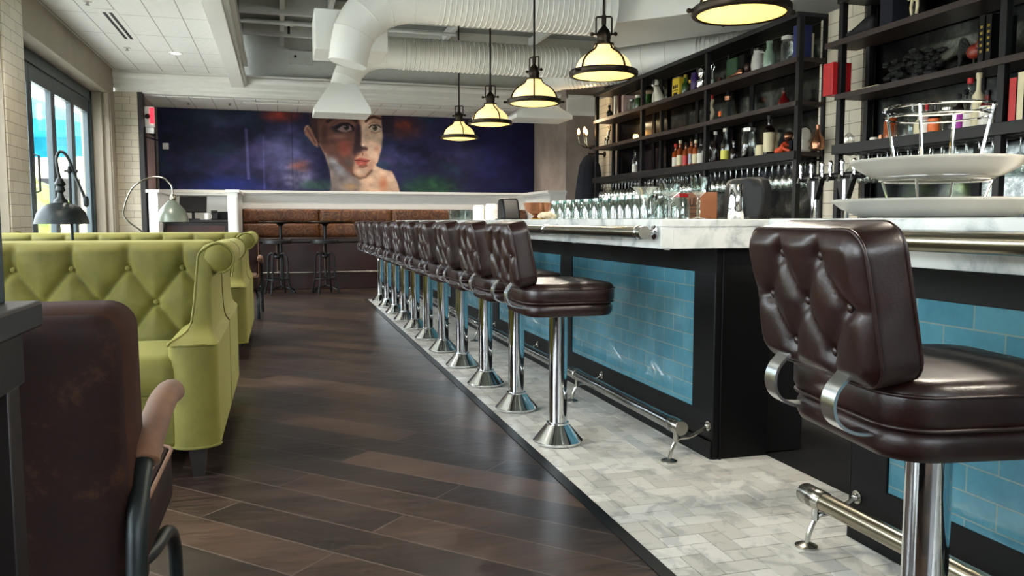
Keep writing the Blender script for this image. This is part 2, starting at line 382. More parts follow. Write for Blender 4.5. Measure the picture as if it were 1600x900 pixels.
# herringbone
tl=MB(); L=.152; Wt=.076; g_=.0024
i0=int(1.0/Wt)-2
for i in range(0,14):
    for j in range(-68,146):
        k=(i-j)%4
        x=1.112+i*Wt-Wt; y=j*Wt
        if k==0: a=(x,y,x+L,y+Wt)
        elif k==3: a=(x,y,x+Wt,y+L)
        else: continue
        x0,y0,x1,y1=a[0]+g_,a[1]+g_,a[2]-g_,a[3]-g_
        x0=max(x0,1.114); x1=min(x1,2.09); y1=min(y1,10.878); y0=max(y0,YB)
        if x1-x0>.006 and y1-y0>.006: tl.box((x0,y0,-.006),(x1,y1,.003))
fm=struct('floor_marble',B(((1.112,YB,-.12),(2.09,10.88,-.0005))),'grout','white marble herringbone floor strip along the front of the bar','floor')
tl.obj('marble_tile',  'marble_tile',fm)
# left wall with window openings
wl=MB()
edges=[YB]+[v for ab in reversed(WIN) for v in ab]+[YBEAM]
for k in range(0,len(edges)-1,2): wl.box((WG-.1,edges[k],0),(WL,edges[k+1],2.79))
wl.box((WG-.1,YB,2.79),(WL,YBEAM,CZ+.1))
struct('wall_left',wl,'wall_taupe','taupe plaster wall over the folding windows on the left','wall')
struct('wall_left_tiles',B(((WL-.002,7.72,0),(WL+.012,8.30,CZ))),'cream_tile_side','cream tiled pier between two folding windows on the left','wall')
for wi,(a,b) in enumerate(WIN):
    fr=MB(); H=2.79; n=4
    fr.box((WG-.05,a,H-.13),(WG+.05,b,H)).box((WG-.05,a,0),(WG+.05,b,.1)).box((WG-.05,a,0),(WG+.05,a+.07,H)).box((WG-.05,b-.14,0),(WG+.05,b,H))
    w=struct('window_%d'%(wi+1),fr,'frame_teal','dark teal folding window opening onto the patio, '+('beside the far end of the left wall','nearer than the cream tiled pier','second from the camera end','at the camera end')[wi],'window',bev=.004)
    pw=(b-a-.21)/n
    for k in range(n):
        y0=a+.07+k*pw; y1=y0+pw; s=MB()
        s.box((WG-.03,y0+.004,.1),(WG+.03,y0+.085,H-.13)).box((WG-.03,y1-.085,.1),(WG+.03,y1-.004,H-.13)).box((WG-.03,y0+.08,.1),(WG+.03,y1-.08,.38)).box((WG-.03,y0+.08,H-.30),(WG+.03,y1-.08,H-.13))
        s.obj('window_sash','frame_teal',w,bev=.003)
        B(((WG-.004,y0+.08,.38),(WG+.004,y1-.08,H-.30))).obj('window_pane','window_glass',w)
    MB().tube([(WG+.05,a+.07+pw-.05,1.35),(WG+.1,a+.07+pw-.05,1.36),(WG+.1,a+.07+pw-.05,1.72),(WG+.05,a+.07+pw-.05,1.73)],.012,8).obj('window_handle','black_metal',w)
struct('trim_2',B(((WL-.08,12.12,0),(WL+.02,12.26,2.80)),((WL-.2,12.04,0),(WL-.08,12.12,2.80))),'wall_taupe','pale upright reveal at the end of the folding windows','trim',bev=.004)
# pier at the beam end, dark post, side wall of the back room with door
struct('wall_pier',B(((WL,YBEAM,0),(-1.90,YBEAM+.25,2.87))),'cream_tile_front','cream tiled pier under the left end of the beam','wall')
struct('trim_3',B(((-1.90,YBEAM-.02,0),(-1.835,YBEAM+.2,2.87))),'dark_wood','dark upright post beside the tiled pier','trim')
struct('wall_back_left',B(((-2.2,YBEAM+.25,0),(-1.87,YM,2.85))),'plaster','short side wall at the left of the mural','wall')
d=struct('door_1',B(((-1.87,12.75,0),(-1.85,13.62,2.35))),'pink_panel','pinkish grey door on the short side wall left of the mural','door')
B(((-1.87,12.68,0),(-1.835,12.75,2.42)),((-1.87,13.62,0),(-1.835,13.69,2.42)),((-1.87,12.68,2.35),(-1.835,13.69,2.42))).obj('door_frame','dark_wood',d)
MB().tube([(-1.85,12.85,2.28),(-1.74,13.1,2.26),(-1.8,13.5,2.3)],.012,8).obj('door_closer','steel',d)
# far wall, right walls
struct('wall_far',B(((-2.3,YM,0),(4.7,YM+.15,3.2))),'plaster','far wall carrying the mural','wall')
struct('wall_far_right',B(((4.42,12.2,0),(5.8,12.35,3.7)),((4.42,12.35,0),(4.57,YM,3.7))),'plaster','pinkish grey plaster wall right of the mural','wall')
struct('wall_right',B(((4.26,YB,0),(4.4,10.4,2.7)),((4.4,YB,2.62),(5.8,10.4,2.7))),'plaster','wall behind the bar shelves','wall')
struct('wall_right_upper',B(((5.8,YB,0),(5.9,12.35,3.8))),'white_paint','white wall set back above the bar shelves','wall')
struct('wall_tile_column',B(((4.20,5.12,0),(4.262,5.62,2.7)),),'cream_tile_side','cream tiled column between the two shelving units','wall')
struct('wall_tile_column_far',B(((4.20,9.92,0),(4.262,10.4,2.7)),),'cream_tile_side','cream tiled column beyond the far end of the shelves','wall')
mi=MB()
for a,b in ((5.66,6.62),(6.68,7.64),(7.70,8.66),(8.72,9.68),(4.12,5.06),(3.12,4.06),(2.12,3.06),(1.12,2.06)): mi.box((4.245,a,.98),(4.26,b,2.66))
struct('trim_4',mi,'antique_mirror','dark mottled antique mirror panels behind the bottles','mirror')
fm_=MB()
for y in (5.60,6.62,7.64,8.66,9.68,5.06,4.06,3.06,2.06): fm_.box((4.235,y,.95),(4.26,y+.06,2.68))
struct('trim_5',fm_,'black_paint','dark uprights between the mirror panels','trim')
struct('wall_camera_end',B(((-2.5,YB-.1,0),(5.9,YB,2.35)),((-2.5,YB-.1,3.6),(5.9,YB,3.9)),((-2.5,YB-.1,2.3),(-1.9,YB,3.65)),((5.4,YB-.1,2.3),(5.9,YB,3.65))),'wall_taupe','wall with high transom windows behind the viewer','wall')
struct('window_4',B(*[((-1.9+1.46*k-.03,YB-.08,2.35),(-1.9+1.46*k+.03,YB-.02,3.6)) for k in range(6)]),'frame_teal','high transom windows behind the viewer','window')  # unseen transom added to brighten the ducts and raised ceiling
# ceilings
struct('ceiling',B(((-2.5,YB-.0,CZ),(-.635,YBEAM,CZ+.12))),'tin_ceiling','white pressed metal panel ceiling over the green booths','ceiling')
struct('ceiling_back',B(((-2.2,YBEAM+.18,2.85),(4.7,YM,2.95))),'tin_ceiling','lower white panel ceiling in front of the mural','ceiling')
ZD=3.78
struct('ceiling_deck',B(((-.8,YB,ZD),(5.9,12.9,ZD+.1))),'deck_grey','raised grey ceiling deck above the ducts','ceiling')
bm_=MB()
bm_.box((-.635,YB,2.99),(-.455,YBEAM,ZD)).box((-.455,YB,3.02),(-.42,YBEAM,3.10)).box((-.66,YB,3.12),(-.635,YBEAM,3.17)).box((-.455,YB,3.3),(-.40,YBEAM,3.36))
struct('trim_6',bm_,'white_paint','long white beam between panel ceiling and raised ceiling','beam',bev=.006)
# cornice beam across the room (moulded profile)
pr=[(YBEAM+.22,2.86),(YBEAM+.02,2.86),(YBEAM+.02,2.90),(YBEAM-.0,2.92),(YBEAM-.0,2.96),(YBEAM-.03,2.985),(YBEAM-.03,3.05),(YBEAM-.07,3.09),(YBEAM-.07,3.12),(YBEAM-.045,3.14),(YBEAM-.045,3.17),(YBEAM+.10,3.175),(YBEAM+.10,3.38),(YBEAM+.22,3.38)]
mb=MB(); mb.prism(pr,'x',-2.2,4.42)
struct('trim_7',mb,'white_paint','moulded white cornice beam crossing the room before the mural','beam',smooth=20)
struct('trim_8',B(((-.8,YBEAM+.085,3.16),(5.8,YBEAM+.2,ZD))),'joist_white','wall above the cornice at the end of the raised ceiling','wall')
struct('trim_9',B(((4.42,12.13,2.80),(5.8,12.2,3.05)),((4.42,12.10,3.0),(5.8,12.2,3.05)),((4.42,12.16,2.74),(5.8,12.2,2.80))),'white_paint','white cornice on the plaster wall right of the mural','trim')
# joists
for k,y in enumerate((4.2,5.6,6.8,8.0,9.2,10.4,11.6)):
    o=struct('trim_%d'%(10+k),B(((-.42,y,ZD-.20),(5.8,y+.09,ZD-.001))),'joist_white','pale ceiling joist crossing the raised deck, %s'%('nearest the camera','second from the camera','third from the camera','middle of the row','third from the cornice','second from the cornice','nearest the cornice')[k],'joist')
for k,x in enumerate((.05,.62,2.3,3.6)):
    struct('trim_%d'%(20+k),B(((x,YB,ZD-.15),(x+.06,12.6,ZD-.03))),'joist_white','long pale ceiling batten under the raised deck, %s'%('nearest the beam','second from the beam','over the bar','over the shelves')[k],'joist')
# plenum box: slanting white bulkhead above the bar
pl=MB(); pl.prism([(2.83,7.57),(4.30,6.10),(5.75,4.65),(5.75,5.6),(3.6,8.3)],'z',2.95,ZD-.01)
pl_=tag(pl.obj('duct_plenum','duct_white',bev=.01),'large white boxed air plenum slanting above the bar shelves','duct plenum')
# ledge / wainscot under the mural
wn=MB()
wn.box((-1.83,YM-.36,1.25),(4.42,YM,1.50)).box((-1.83,YM-.42,1.50),(4.42,YM,1.545)).box((-1.83,YM-.39,1.475),(4.42,YM,1.5))
struct('trim_30',wn,'white_paint','white panelled ledge running beneath the mural','ledge',bev=.004)
w2=MB(); w2.box((4.15,12.2,0),(4.42,YM,1.50)).box((4.10,12.15,1.50),(4.42,YM,1.545)).box((4.12,12.17,1.47),(4.42,YM,1.5))
struct('trim_31',w2,'white_paint','white panelled ledge returning along the side wall by the mural','ledge',bev=.004)
# half wall with newels
hw=MB(); hw.box((-1.62,13.35,0),(-.66,13.5,1.45)).box((-1.83,13.28,1.45),(-.66,13.54,1.49))
struct('trim_32',hw,'white_paint','low white panelled wall behind the host cabinet','low wall',bev=.004)
nw=MB(); nw.box((-.715,12.1,0),(-.575,13.5,1.46)).box((-.74,12.07,1.46),(-.55,13.54,1.50)).box((-.70,12.09,.1),(-.59,12.1,1.40))
struct('trim_33',nw,'white_paint','white capped half wall end at the right of the host cabinet','half wall',bev=.004)
nw=MB(); nw.box((-1.74,12.05,0),(-1.62,13.4,1.45)).box((-1.77,12.02,1.45),(-1.6,13.4,1.49))
struct('trim_34',nw,'white_paint','white capped half wall end at the left of the host cabinet','half wall',bev=.004)

# ================================================================ MURAL
def smoothstep(x): x=np.clip(x,0,1); return x*x*(3-2*x)
def build_mural():
    nx,ny=680,150
    u=np.linspace(0,1,nx+1); v=np.linspace(0,1,ny+1); Ug,Vg=np.meshgrid(u,v)   # v: 0 bottom 1 top
    X=246+592*Ug; Ytop=171+20*Ug; Y=300+(Ytop-300)*Vg
    rng=np.random.RandomState(4)
    def fbm(sx,sy,oct=5,seed=0):
        r=np.random.RandomState(seed); out=np.zeros_like(X); amp=1;tot=0
        for o in range(oct):
            gx=max(2,int(592/sx*2**o))+2; gy=max(2,int(130/sy*2**o))+2; G=r.rand(gy+2,gx+2)
            fx=(X-246)/592*gx; fy=np.clip((Y-168)/140,0,.999)*gy; ix=np.clip(fx.astype(int),0,gx);iy=fy.astype(int); tx=smoothstep(fx-ix); ty=smoothstep(fy-iy)
            out+=amp*((G[iy,ix]*(1-tx)+G[iy,ix+1]*tx)*(1-ty)+(G[iy+1,ix]*(1-tx)+G[iy+1,ix+1]*tx)*ty); tot+=amp; amp*=.55
        return out/tot
    col=np.zeros(X.shape+(3,))
    def C_(c): return np.array(c,float)
    n1=fbm(60,40,5,1); n2=fbm(30,25,5,2); n3=fbm(14,10,4,3)
    def lay(mask,c,a=1.0):
        k=np.clip(mask*a,0,1)[...,None]; col[:]=col*(1-k)+C_(c)*k
    def ell(cx,cy,rx,ry,soft=.5,rot=0):
        c,s=math.cos(rot),math.sin(rot); dx,dy=X-cx,Y-cy; d=np.sqrt(((dx*c+dy*s)/rx)**2+((-dx*s+dy*c)/ry)**2); return smoothstep((1-d)/soft)
    def poly(pts,soft=1.0):
        inside=np.zeros(X.shape,bool); d=np.full(X.shape,1e9); n=len(pts)
        for i in range(n):
            x0,y0=pts[i];x1,y1=pts[(i+1)%n]
            cond=((y0>Y)!=(y1>Y)); xi=(x1-x0)*(Y-y0)/((y1-y0) if y1!=y0 else 1e-9)+x0; inside^=cond&(X<xi)
            L=(x1-x0)**2+(y1-y0)**2+1e-9; t=np.clip(((X-x0)*(x1-x0)+(Y-y0)*(y1-y0))/L,0,1); d=np.minimum(d,np.hypot(X-x0-t*(x1-x0),Y-y0-t*(y1-y0)))
        sd=np.where(inside,d,-d); return smoothstep((sd+soft)/(2*soft))
    def Z(p): return [(440+a/6,160+b/6) for a,b in p]      # sketch notes taken on a 6x crop
    def line(pts,w,soft=1.0):
        d=np.full(X.shape,1e9)
        for i in range(len(pts)-1):
            x0,y0=pts[i];x1,y1=pts[i+1];L=(x1-x0)**2+(y1-y0)**2+1e-9
            t=np.clip(((X-x0)*(x1-x0)+(Y-y0)*(y1-y0))/L,0,1); d=np.minimum(d,np.hypot(X-x0-t*(x1-x0),Y-y0-t*(y1-y0)))
        return smoothstep((w-d)/soft+.5)
    col[:]=C_((22,22,52))
    lay(smoothstep((n1-.35)*4),(44,44,88),.8); lay(smoothstep((n2-.5)*4),(60,46,84),.6); lay(smoothstep((fbm(50,30,4,7)-.5)*4),(26,62,72),.5)
    lay(ell(275,190,60,40,1),(16,30,50),.5); lay(ell(330,185,60,25,1)*n2*1.6,(54,84,92),.8); lay(ell(340,290,90,22,1),(14,40,140),.55)
    lay(ell(430,240,60,70,.9)*(.5+n2),(92,94,142),.85); lay(ell(450,275,40,35,1)*n3*1.8,(138,134,158),.6)
    lay(ell(425,183,44,16,1)*(.5+n3),(150,60,46),1); lay(ell(452,260,25,14,1)*n3*1.8,(160,84,58),.7)
    lay(ell(470,225,26,30,1),(70,78,120),.5); lay(ell(480,290,50,14,.9)*(.4+n3),(44,78,62),.8)
    lay(ell(615,200,50,28,1)*(.3+n3),(110,50,34),1); lay(ell(660,292,70,26,.8)*(.5+n3),(40,80,50),.8); lay(ell(610,245,30,30,1)*n3,(84,92,140),.7)
    lay(smoothstep((X-700)/60),(16,16,56),.75); lay(ell(750,240,50,60,1)*n2,(40,50,110),.6); lay(smoothstep((X-300)/3)*0,(0,0,0))
    lay(line([(372,205),(374,280)],2.2,1.5),(110,110,170),.5); lay(line([(397,215),(397,300)],1.2,1.5),(90,90,150),.4)
    # hair
    lay(poly(Z([(150,100),(900,100),(845,180),(560,190),(350,200),(250,420),(180,300),(170,180)]),3),(66,42,40),.9)
    # neck and shoulders
    lay(poly(Z([(330,860),(360,800),(345,640),(300,500),(250,400),(420,300),(760,560),(790,600),(860,630),(935,645),(985,740),(1020,860)]),1.6),(190,160,138),1)
    lay(poly(Z([(300,480),(420,480),(560,660),(640,760),(600,860),(330,860),(355,700)]),5),(104,100,106),.75)
    lay(ell(440+430/6,160+600/6,14,26,.9,-.5)*(.5+n3),(140,146,158),.7)
    lay(ell(440+540/6,160+790/6,22,9,1),(164,132,88),.7); lay(ell(440+710/6,160+740/6,14,12,1),(198,166,140),.8)
    lay(ell(440+850/6,160+760/6,12,18,1),(160,96,68),.85); lay(ell(440+930/6,160+720/6,9,14,1),(206,176,154),.7)
    # ear
    lay(poly(Z([(110,270),(125,230),(150,225),(180,260),(205,320),(240,390),(235,428),(200,410),(150,340),(120,310)]),1.3),(176,126,106),1)
    lay(line(Z([(140,255),(165,300),(190,340),(215,390)]),.9,1.2),(120,70,62),.8); lay(line(Z([(118,270),(128,242),(150,232)]),.8,1),(214,180,160),.7)
    # head
    lay(poly(Z([(300,140),(620,120),(840,130),(845,260),(850,330),(835,440),(800,560),(740,640),(690,700),(630,715),(570,690),(480,600),(380,520),(300,480),(250,400),(250,260)]),1.4),(186,146,124),1)
    lay(poly(Z([(240,120),(620,110),(640,250),(640,420),(650,470),(590,520),(560,620),(570,690),(480,620),(380,540),(290,470),(240,380)]),3),(104,66,60),.85)   # shaded side
    lay(poly(Z([(650,170),(700,190),(845,240),(848,330),(830,440),(790,550),(720,520),(700,430),(650,400)]),4),(216,184,160),.9)
    lay(poly(Z([(440,130),(640,110),(840,130),(840,160),(700,170),(620,180),(500,150)]),3),(178,132,112),.75)
    lay(ell(440+480/6,160+420/6,18,17,.9),(172,86,70),.75); lay(ell(440+490/6,160+480/6,11,8,1),(186,92,72),.5)
    lay(ell(440+440/6,160+330/6,22,5,1),(160,120,108),.55); lay(ell(440+300/6,160+280/6,10,30,1),(74,48,42),.8)
    lay(ell(440+380/6,160+560/6,12,16,1,-.6)*(.5+n3),(150,148,154),.7); lay(ell(440+520/6,160+570/6,16,14,1),(84,78,76),.75)
    lay(ell(440+790/6,160+440/6,7,10,1),(206,140,116),.65); lay(ell(440+780/6,160+330/6,8,6,1),(226,200,180),.8)
    # nose
    lay(poly(Z([(600,190),(640,230),(645,340),(640,400),(700,430),(690,450),(655,455),(610,470),(580,500),(560,470),(580,380),(590,280)]),3),(58,40,48),.9)
    lay(line(Z([(668,230),(668,330),(662,400)]),2.6,3.5),(230,198,172),.9); lay(ell(440+662/6,160+405/6,3.0,3.4,.9),(240,212,190),.95)
    lay(line(Z([(660,432),(690,436),(696,446)]),1.3,1.5),(92,56,50),.85); lay(line(Z([(655,480),(658,500)]),.9,1.2),(96,60,52),.8)
    # eyes
    lay(poly(Z([(360,250),(400,215),(470,195),(540,205),(585,245),(580,275),(480,290),(400,285)]),3),(40,30,46),.9)
    lay(poly(Z([(420,262),(460,232),(510,215),(550,235),(560,268),(500,288),(450,282)]),1),(158,132,130),.9)
    lay(ell(440+507/6,160+243/6,5.2,5.2,.35),(48,38,44),1); lay(ell(440+507/6,160+243/6,2.2,2.2,.6),(12,10,16),1); lay(ell(440+494/6,160+236/6,1.2,1.2,.8),(230,230,240),1)
    lay(line(Z([(390,225),(450,192),(520,192),(580,225)]),1.1,1.3),(150,106,92),.7); lay(line(Z([(410,248),(460,222),(520,208),(565,235)]),1.2,1.2),(20,14,20),.95)
    lay(line(Z([(330,190),(380,160),(450,135),(530,150),(600,185)]),2.6,3),(46,28,28),.9)
    lay(poly(Z([(718,240),(750,215),(800,215),(838,240),(835,280),(780,295),(735,275)]),1.4),(196,162,140),.9)
    lay(poly(Z([(728,246),(755,228),(800,226),(832,245),(822,275),(780,284),(742,272)]),.8),(206,188,172),.95)
    lay(ell(440+777/6,160+247/6,4.9,5.2,.35),(74,66,56),1); lay(ell(440+777/6,160+247/6,2.0,2.0,.6),(14,12,14),1); lay(ell(440+766/6,160+240/6,1.1,1.1,.8),(235,235,235),1)
    lay(line(Z([(722,244),(750,222),(800,220),(836,244)]),1.0,1.1),(44,28,28),.95); lay(line(Z([(720,215),(760,195),(815,205)]),.9,1.2),(146,104,86),.8)
    lay(line(Z([(692,190),(720,160),(770,145),(835,165)]),1.9,2),(70,44,38),.95); lay(line(Z([(740,280),(780,296),(830,278)]),.9,1.2),(150,108,92),.7)
    # mouth, chin
    lay(poly(Z([(580,545),(625,522),(655,528),(690,532),(722,548),(700,570),(690,590),(640,600),(600,585)]),1.2),(168,84,74),1)
    lay(line(Z([(582,547),(640,548),(680,555),(722,548)]),.9,1),(92,40,38),.95); lay(ell(440+640/6,160+575/6,6,2,1),(200,124,108),.8)
    lay(line(Z([(620,604),(660,606),(690,596)]),1.6,2.5),(104,66,56),.7); lay(ell(440+640/6,160+650/6,15,8,.9,-.15),(212,184,160),.85)
    lay(line(Z([(560,680),(620,712),(680,700),(740,640)]),1.8,3),(96,72,60),.7)
    lay(poly(Z([(842,100),(960,100),(960,300),(850,290),(846,200)]),1.0)*(Y<215),(40,26,44),.9)
    col[:]=col*(.72+.46*n3[...,None])*(.9+.2*n2[...,None])
    lay(line([(440,160),(440,310)],.5,.8),(18,16,30),.6)
    c=np.clip(col/255,0,1); lin=np.where(c<=.04045,c/12.92,((c+.055)/1.055)**2.4)
    x0,x1,z0,z1=-1.83,4.41,1.545,2.845
    me=bpy.data.meshes.new('painted_canvas')
    N=(nx+1)*(ny+1); co_=np.zeros((N,3)); co_[:,0]=(x0+(x1-x0)*Ug).ravel(); co_[:,1]=0; co_[:,2]=(z0+(z1-z0)*Vg).ravel()
    idx=np.arange(N).reshape(ny+1,nx+1); q=np.stack([idx[:-1,:-1],idx[:-1,1:],idx[1:,1:],idx[1:,:-1]],-1).reshape(-1,4)
    me.from_pydata(co_.tolist(),[],q.tolist()); at=me.color_attributes.new('paint','FLOAT_COLOR','POINT')
    a4=np.ones((N,4),np.float32); a4[:,:3]=lin.reshape(-1,3); at.data.foreach_set('color',a4.ravel()); me.materials.append(MATS['mural_paint'])
    r=thing('mural','wide dark blue painted mural of a face gazing right on the far wall','mural',(0,YM-.03,0))
    o=bpy.data.objects.new('painted_canvas',me); C.objects.link(o); o.parent=r; o.location=(0,-.004,0)
    B(((x0,0,z0),(x1,.028,z1))).obj('backing_board','black_paint',r)
build_mural()

# ================================================================ BARS
def bar(y0,y1,panels,where,near):
    t=thing('bar_counter','black panelled bar front with teal glazed tiles, '+where,'bar',(1.95,y1,0))
    def sh(m): m.v=[(x-1.95,y-y1,z) for x,y,z in m.v]; return m
    sh(B(((1.83,y0,.02),(2.09,y1,.94)))).obj('bar_body','black_paint',t)
    fr=MB(); fr.box((1.815,y0,.03),(1.835,y1,.205)).box((1.815,y0,.83),(1.835,y1,.94))
    ys=sorted(panels); prev=y0
    for a,b in ys: fr.box((1.815,prev,.2),(1.835,a,.835)); prev=b
    fr.box((1.815,prev,.2),(1.835,y1,.835)); fr.box((1.806,y0,.003),(1.835,y1,.085))
    sh(fr).obj('bar_frame','black_paint',t,bev=.003)
    for a,b in ys: sh(B(((1.822,a,.205),(1.831,b,.83)))).obj('tile_panel','teal_tile',t)
    sh(B(((1.815,y0-.006,.003),(2.094,y0,.94)),((1.845,y0-.014,.003),(1.855,y0-.006,.94)))if near else B(((1.815,y1,.003),(2.094,y1+.006,.94)))).obj('end_panel','black_paint',t,bev=.002)
    # bag hooks under the top
    for k,y in enumerate(np.arange(y0+.35,y1-.2,1.25)):
        sh(MB().tube([(1.77,y-.03,.94),(1.76,y-.03,.925),(1.76,y+.03,.925),(1.77,y+.03,.94)],.004,6)).obj('purse_hook','chrome',t)
    k=MB().box((2.10,y0+.03,.003),(2.30,y1-.03,.935))
    tag(k.obj('under_counter_cabinet','black_metal',bev=.003),'black under-counter cabinet of '+where,'cabinet')
    ct=MB().box((1.50,y0-.10 if near else y0,1.035),(2.34,y1+(.0 if near else .04),1.067))
    c=thing('marble_countertop','thick white veined marble countertop, '+where,'countertop',(1.9,y1,.94))
    def s2(m): m.v=[(x-1.9,y-y1,z-.94) for x,y,z in m.v]; return m
    ye=(y0-.10 if near else y0, y1+(.0 if near else .04))
    s2(ct).obj('counter_slab','marble',c,bev=.004)
    s2(B(((1.503,ye[0]+.003,.945),(1.56,ye[1]-.003,1.0345)),((1.56,ye[0]+.003,.945),(2.33,ye[0]+.05,1.0345)),((1.56,ye[1]-.05,.945),(2.33,ye[1]-.003,1.0345)),((1.56,ye[0]+.05,.945),(2.33,ye[1]-.05,.955)))).obj('counter_apron','marble',c,bev=.002)
bar(3.095,10.86,[(3.28+1.83*k,3.28+1.83*k+1.605) for k in range(4)],'the long one with the row of stools',True)
bar(-3.2,2.20,[(2.035-1.605-1.83*k,2.035-1.83*k) for k in range(3)],'the short one nearest the viewer',False)
def armrail(y0,y1,mat,lab_,ends):
    t=thing('bar_rail',lab_,'rail',(1.43,y0,1.012))
    MB().tube([(0,.0,0),(0,y1-y0,0)],.024,20).obj('rail_tube',mat,t)
    for y in ends:
        yy=y-y0
        MB().tube([(0,yy,0),(0,yy+.0001,0)],.001,6) if 0 else None
        q=MB(); q.lathe([(.0265,-.012),(.029,-.008),(.029,.008),(.0265,.012)],20,(0,yy,0),'y'); q.obj('collar','chrome',t)
        q=MB(); q.lathe([(.030,.0715),(.030,.066),(.012,.060),(.009,.03),(.009,0)],16,(0,yy-.0,0),'x'); q.obj('rail_bracket','chrome',t)
    return t
t=armrail(2.99+.06,10.8,'bronze_steel','polished metal arm rail along the marble edge of the long bar',[3.05+1.22*k for k in range(0,7)])
q=MB(); q.lathe([(.026,-.05),(.026,-.008),(.018,0)],20,(0,0,0),'y'); q.obj('end_cap','steel',t)
armrail(-3.1,2.15,'bronze_steel','thick brushed metal arm rail along the marble edge of the near bar',[2.1-1.22*k for k in range(0,4)])
def footrail(y0,y1,br,mat,lab_,endlow=True):
    t=thing('foot_rail',lab_,'foot rail',(1.65,y0,0))
    MB().tube([(0,0,.163),(0,y1-y0,.163)],.030,20).obj('rail_tube',mat,t)
    ys=[y0+.06] if endlow else [y1-.05]
    for yy in ys:
        q=MB(); q.lathe([(.031,-.05),(.034,-.045),(.034,.045),(.031,.05)],20,(0,yy-y0-(.014 if endlow else .046-.04),.163),'y'); q.obj('end_sleeve','steel',t)
    for y in br:
        r=y-y0; q=MB()
        q.tube(smooth_path([(-.03,r,.008),(-.02,r,.05),(.0,r,.09),(.02,r,.105),(.07,r,.108),(.12,r,.13),(.158,r,.15)],5),.0085,8)
        q.tube([(.0,r,.09),(.0,r,.14)],.011,8); q.lathe([(.036,.004),(.036,.009),(.03,.012),(.012,.018)],18,(-.03,r,0)); q.lathe([(.022,.157),(.022,.166)],16,(0,r,.15),'x')
        q.ball((.155,r,.15),.014)
        q.obj('rail_bracket','steel',t)
        c=MB(); c.lathe([(.0305,-.016),(.034,-.013),(.034,.013),(.0305,.016)],20,(0,r,.163),'y'); c.obj('collar','steel',t)
footrail(3.07,10.7,[3.12,4.35,5.58,6.81,8.04,9.27,10.5],'rail_tube','long metal foot rail on curved brackets at the base of the long bar')
footrail(-3.1,2.22,[2.16,.93,-.3,-1.53],'bronze_steel','thick brushed metal foot rail at the base of the near bar',False)

# ================================================================ BAR STOOLS
def make_stool(label,group):
    t=thing('bar_stool',label,'bar stool',(0,0,0),0,group)
    MB().lathe([(.117,.004),(.120,.008),(.120,.016),(.114,.022),(.054,.092),(.054,.10),(.046,.102)],40).obj('base_cone','chrome',t)
    MB().lathe([(.044,.10),(.044,.622)],36).obj('column','chrome',t)
    MB().lathe([(.075,.612),(.075,.628)],24).obj('seat_plate','black_metal',t)
    Rx=Matrix.Rotation(-PI/2,4,'X')
    crown=lambda x,z,e: .016*np.clip(e/.12,0,1)**.6
    Q=Matrix.Rotation(-PI/2,4,'Z')
    lo=pad(.425,.425,.062,.085,.020,22,22); lo.bent(Matrix.Translation((0,0,.657))@Rx); s=lo.obj('seat_base','brown_leather',t,smooth=180)
    up=pad(.44,.44,.088,.09,.026,26,26,back=crown); up.bent(Matrix.Translation((0,0,.726))@Rx); s=up.obj('seat','brown_leather',t,smooth=180)
    def ring(w,h,R,z,r): return MB().tube([(x,y,z) for x,y in rrect(w,h,R,6)],r,6,closed=True)
    ring(.440,.440,.09,.750,.0038).obj('piping','leather_piping',s,smooth=180); ring(.432,.432,.088,.690,.0042).obj('piping','leather_piping',s,smooth=180)
    # tufted back
    w,h=.44,.288
    bt=[(-w/6,h*.32),(w/6,h*.32),(-w/3,0),(0,0),(w/3,0),(-w/6,-h*.32),(w/6,-h*.32)]
    sg=[]
    for i,j in ((0,2),(0,3),(1,3),(1,4),(5,2),(5,3),(6,3),(6,4)): sg.append((*bt[i],*bt[j]))
    for i in (0,1): sg.append((*bt[i],bt[i][0],h/2))
    for i in (5,6): sg.append((*bt[i],bt[i][0],-h/2))
    for i,sx in ((2,-1),(4,1)): sg.append((*bt[i],sx*w/2,0))
    def tuft(x,z,e):
        d=seg_d(x,z,sg); db=np.full(x.shape,9.0)
        for bx,bz in bt: db=np.minimum(db,np.hypot(x-bx,z-bz))
        fade=np.clip(e/.03,0,1)
        return (.017*(1-np.exp(-d/.022))-.016*np.exp(-(db/.017)**2))*fade-.002
    bk=pad(w,h,.088,.05,.016,58,48,back=tuft,front=lambda x,z,e:.010*np.clip(e/.08,0,1)**.7)
    M=Matrix.Translation((-.236,0,.908))@Matrix.Rotation(math.radians(-11),4,'Y')@Q
    bk.bent(M); b=bk.obj('backrest','brown_leather',t,smooth=180)
    for yy in (-.037,.037):
        MB().tube([(x,yy,z) for x,z in rrect(w-.004,h-.004,.05,6)],.0035,6,closed=True).bent(M).obj('piping','leather_piping',b,smooth=180)
    bb=MB()
    for bx,bz in bt: bb.ball((bx,-.038,bz),.0095,10,(1,.5,1))
    for k,(bx,bz) in enumerate(bt): MB().ball((bx,-.0385,bz),.0095,10,(1,.55,1)).bent(M).obj('button','leather_piping',b,smooth=180)
    for sy in (-.115,.115):
        p=smooth_path([(-.240,sy,.80),(-.262,sy,.775),(-.283,sy,.75),(-.291,sy,.722),(-.284,sy,.694),(-.262,sy,.675),(-.225,sy,.667),(-.12,sy,.668)],6)
        m=MB(); v=[]
        rings=[]
        for i,q in enumerate(p):
            tg=(p[min(i+1,len(p)-1)]-p[max(i-1,0)]).normalized(); nr=Vector((tg.z,0,-tg.x))*.003
            rings.append([tuple(q+nr+Vector((0,.0225,0))),tuple(q+nr-Vector((0,.0225,0))),tuple(q-nr-Vector((0,.0225,0))),tuple(q-nr+Vector((0,.0225,0)))])
        m.loft(rings).obj('back_strap','strap_metal',t,smooth=35)
    return t
ORD=['first','second','third','fourth','fifth','sixth','seventh','eighth','ninth','tenth','last']
G='bar stools bolted along the long bar'
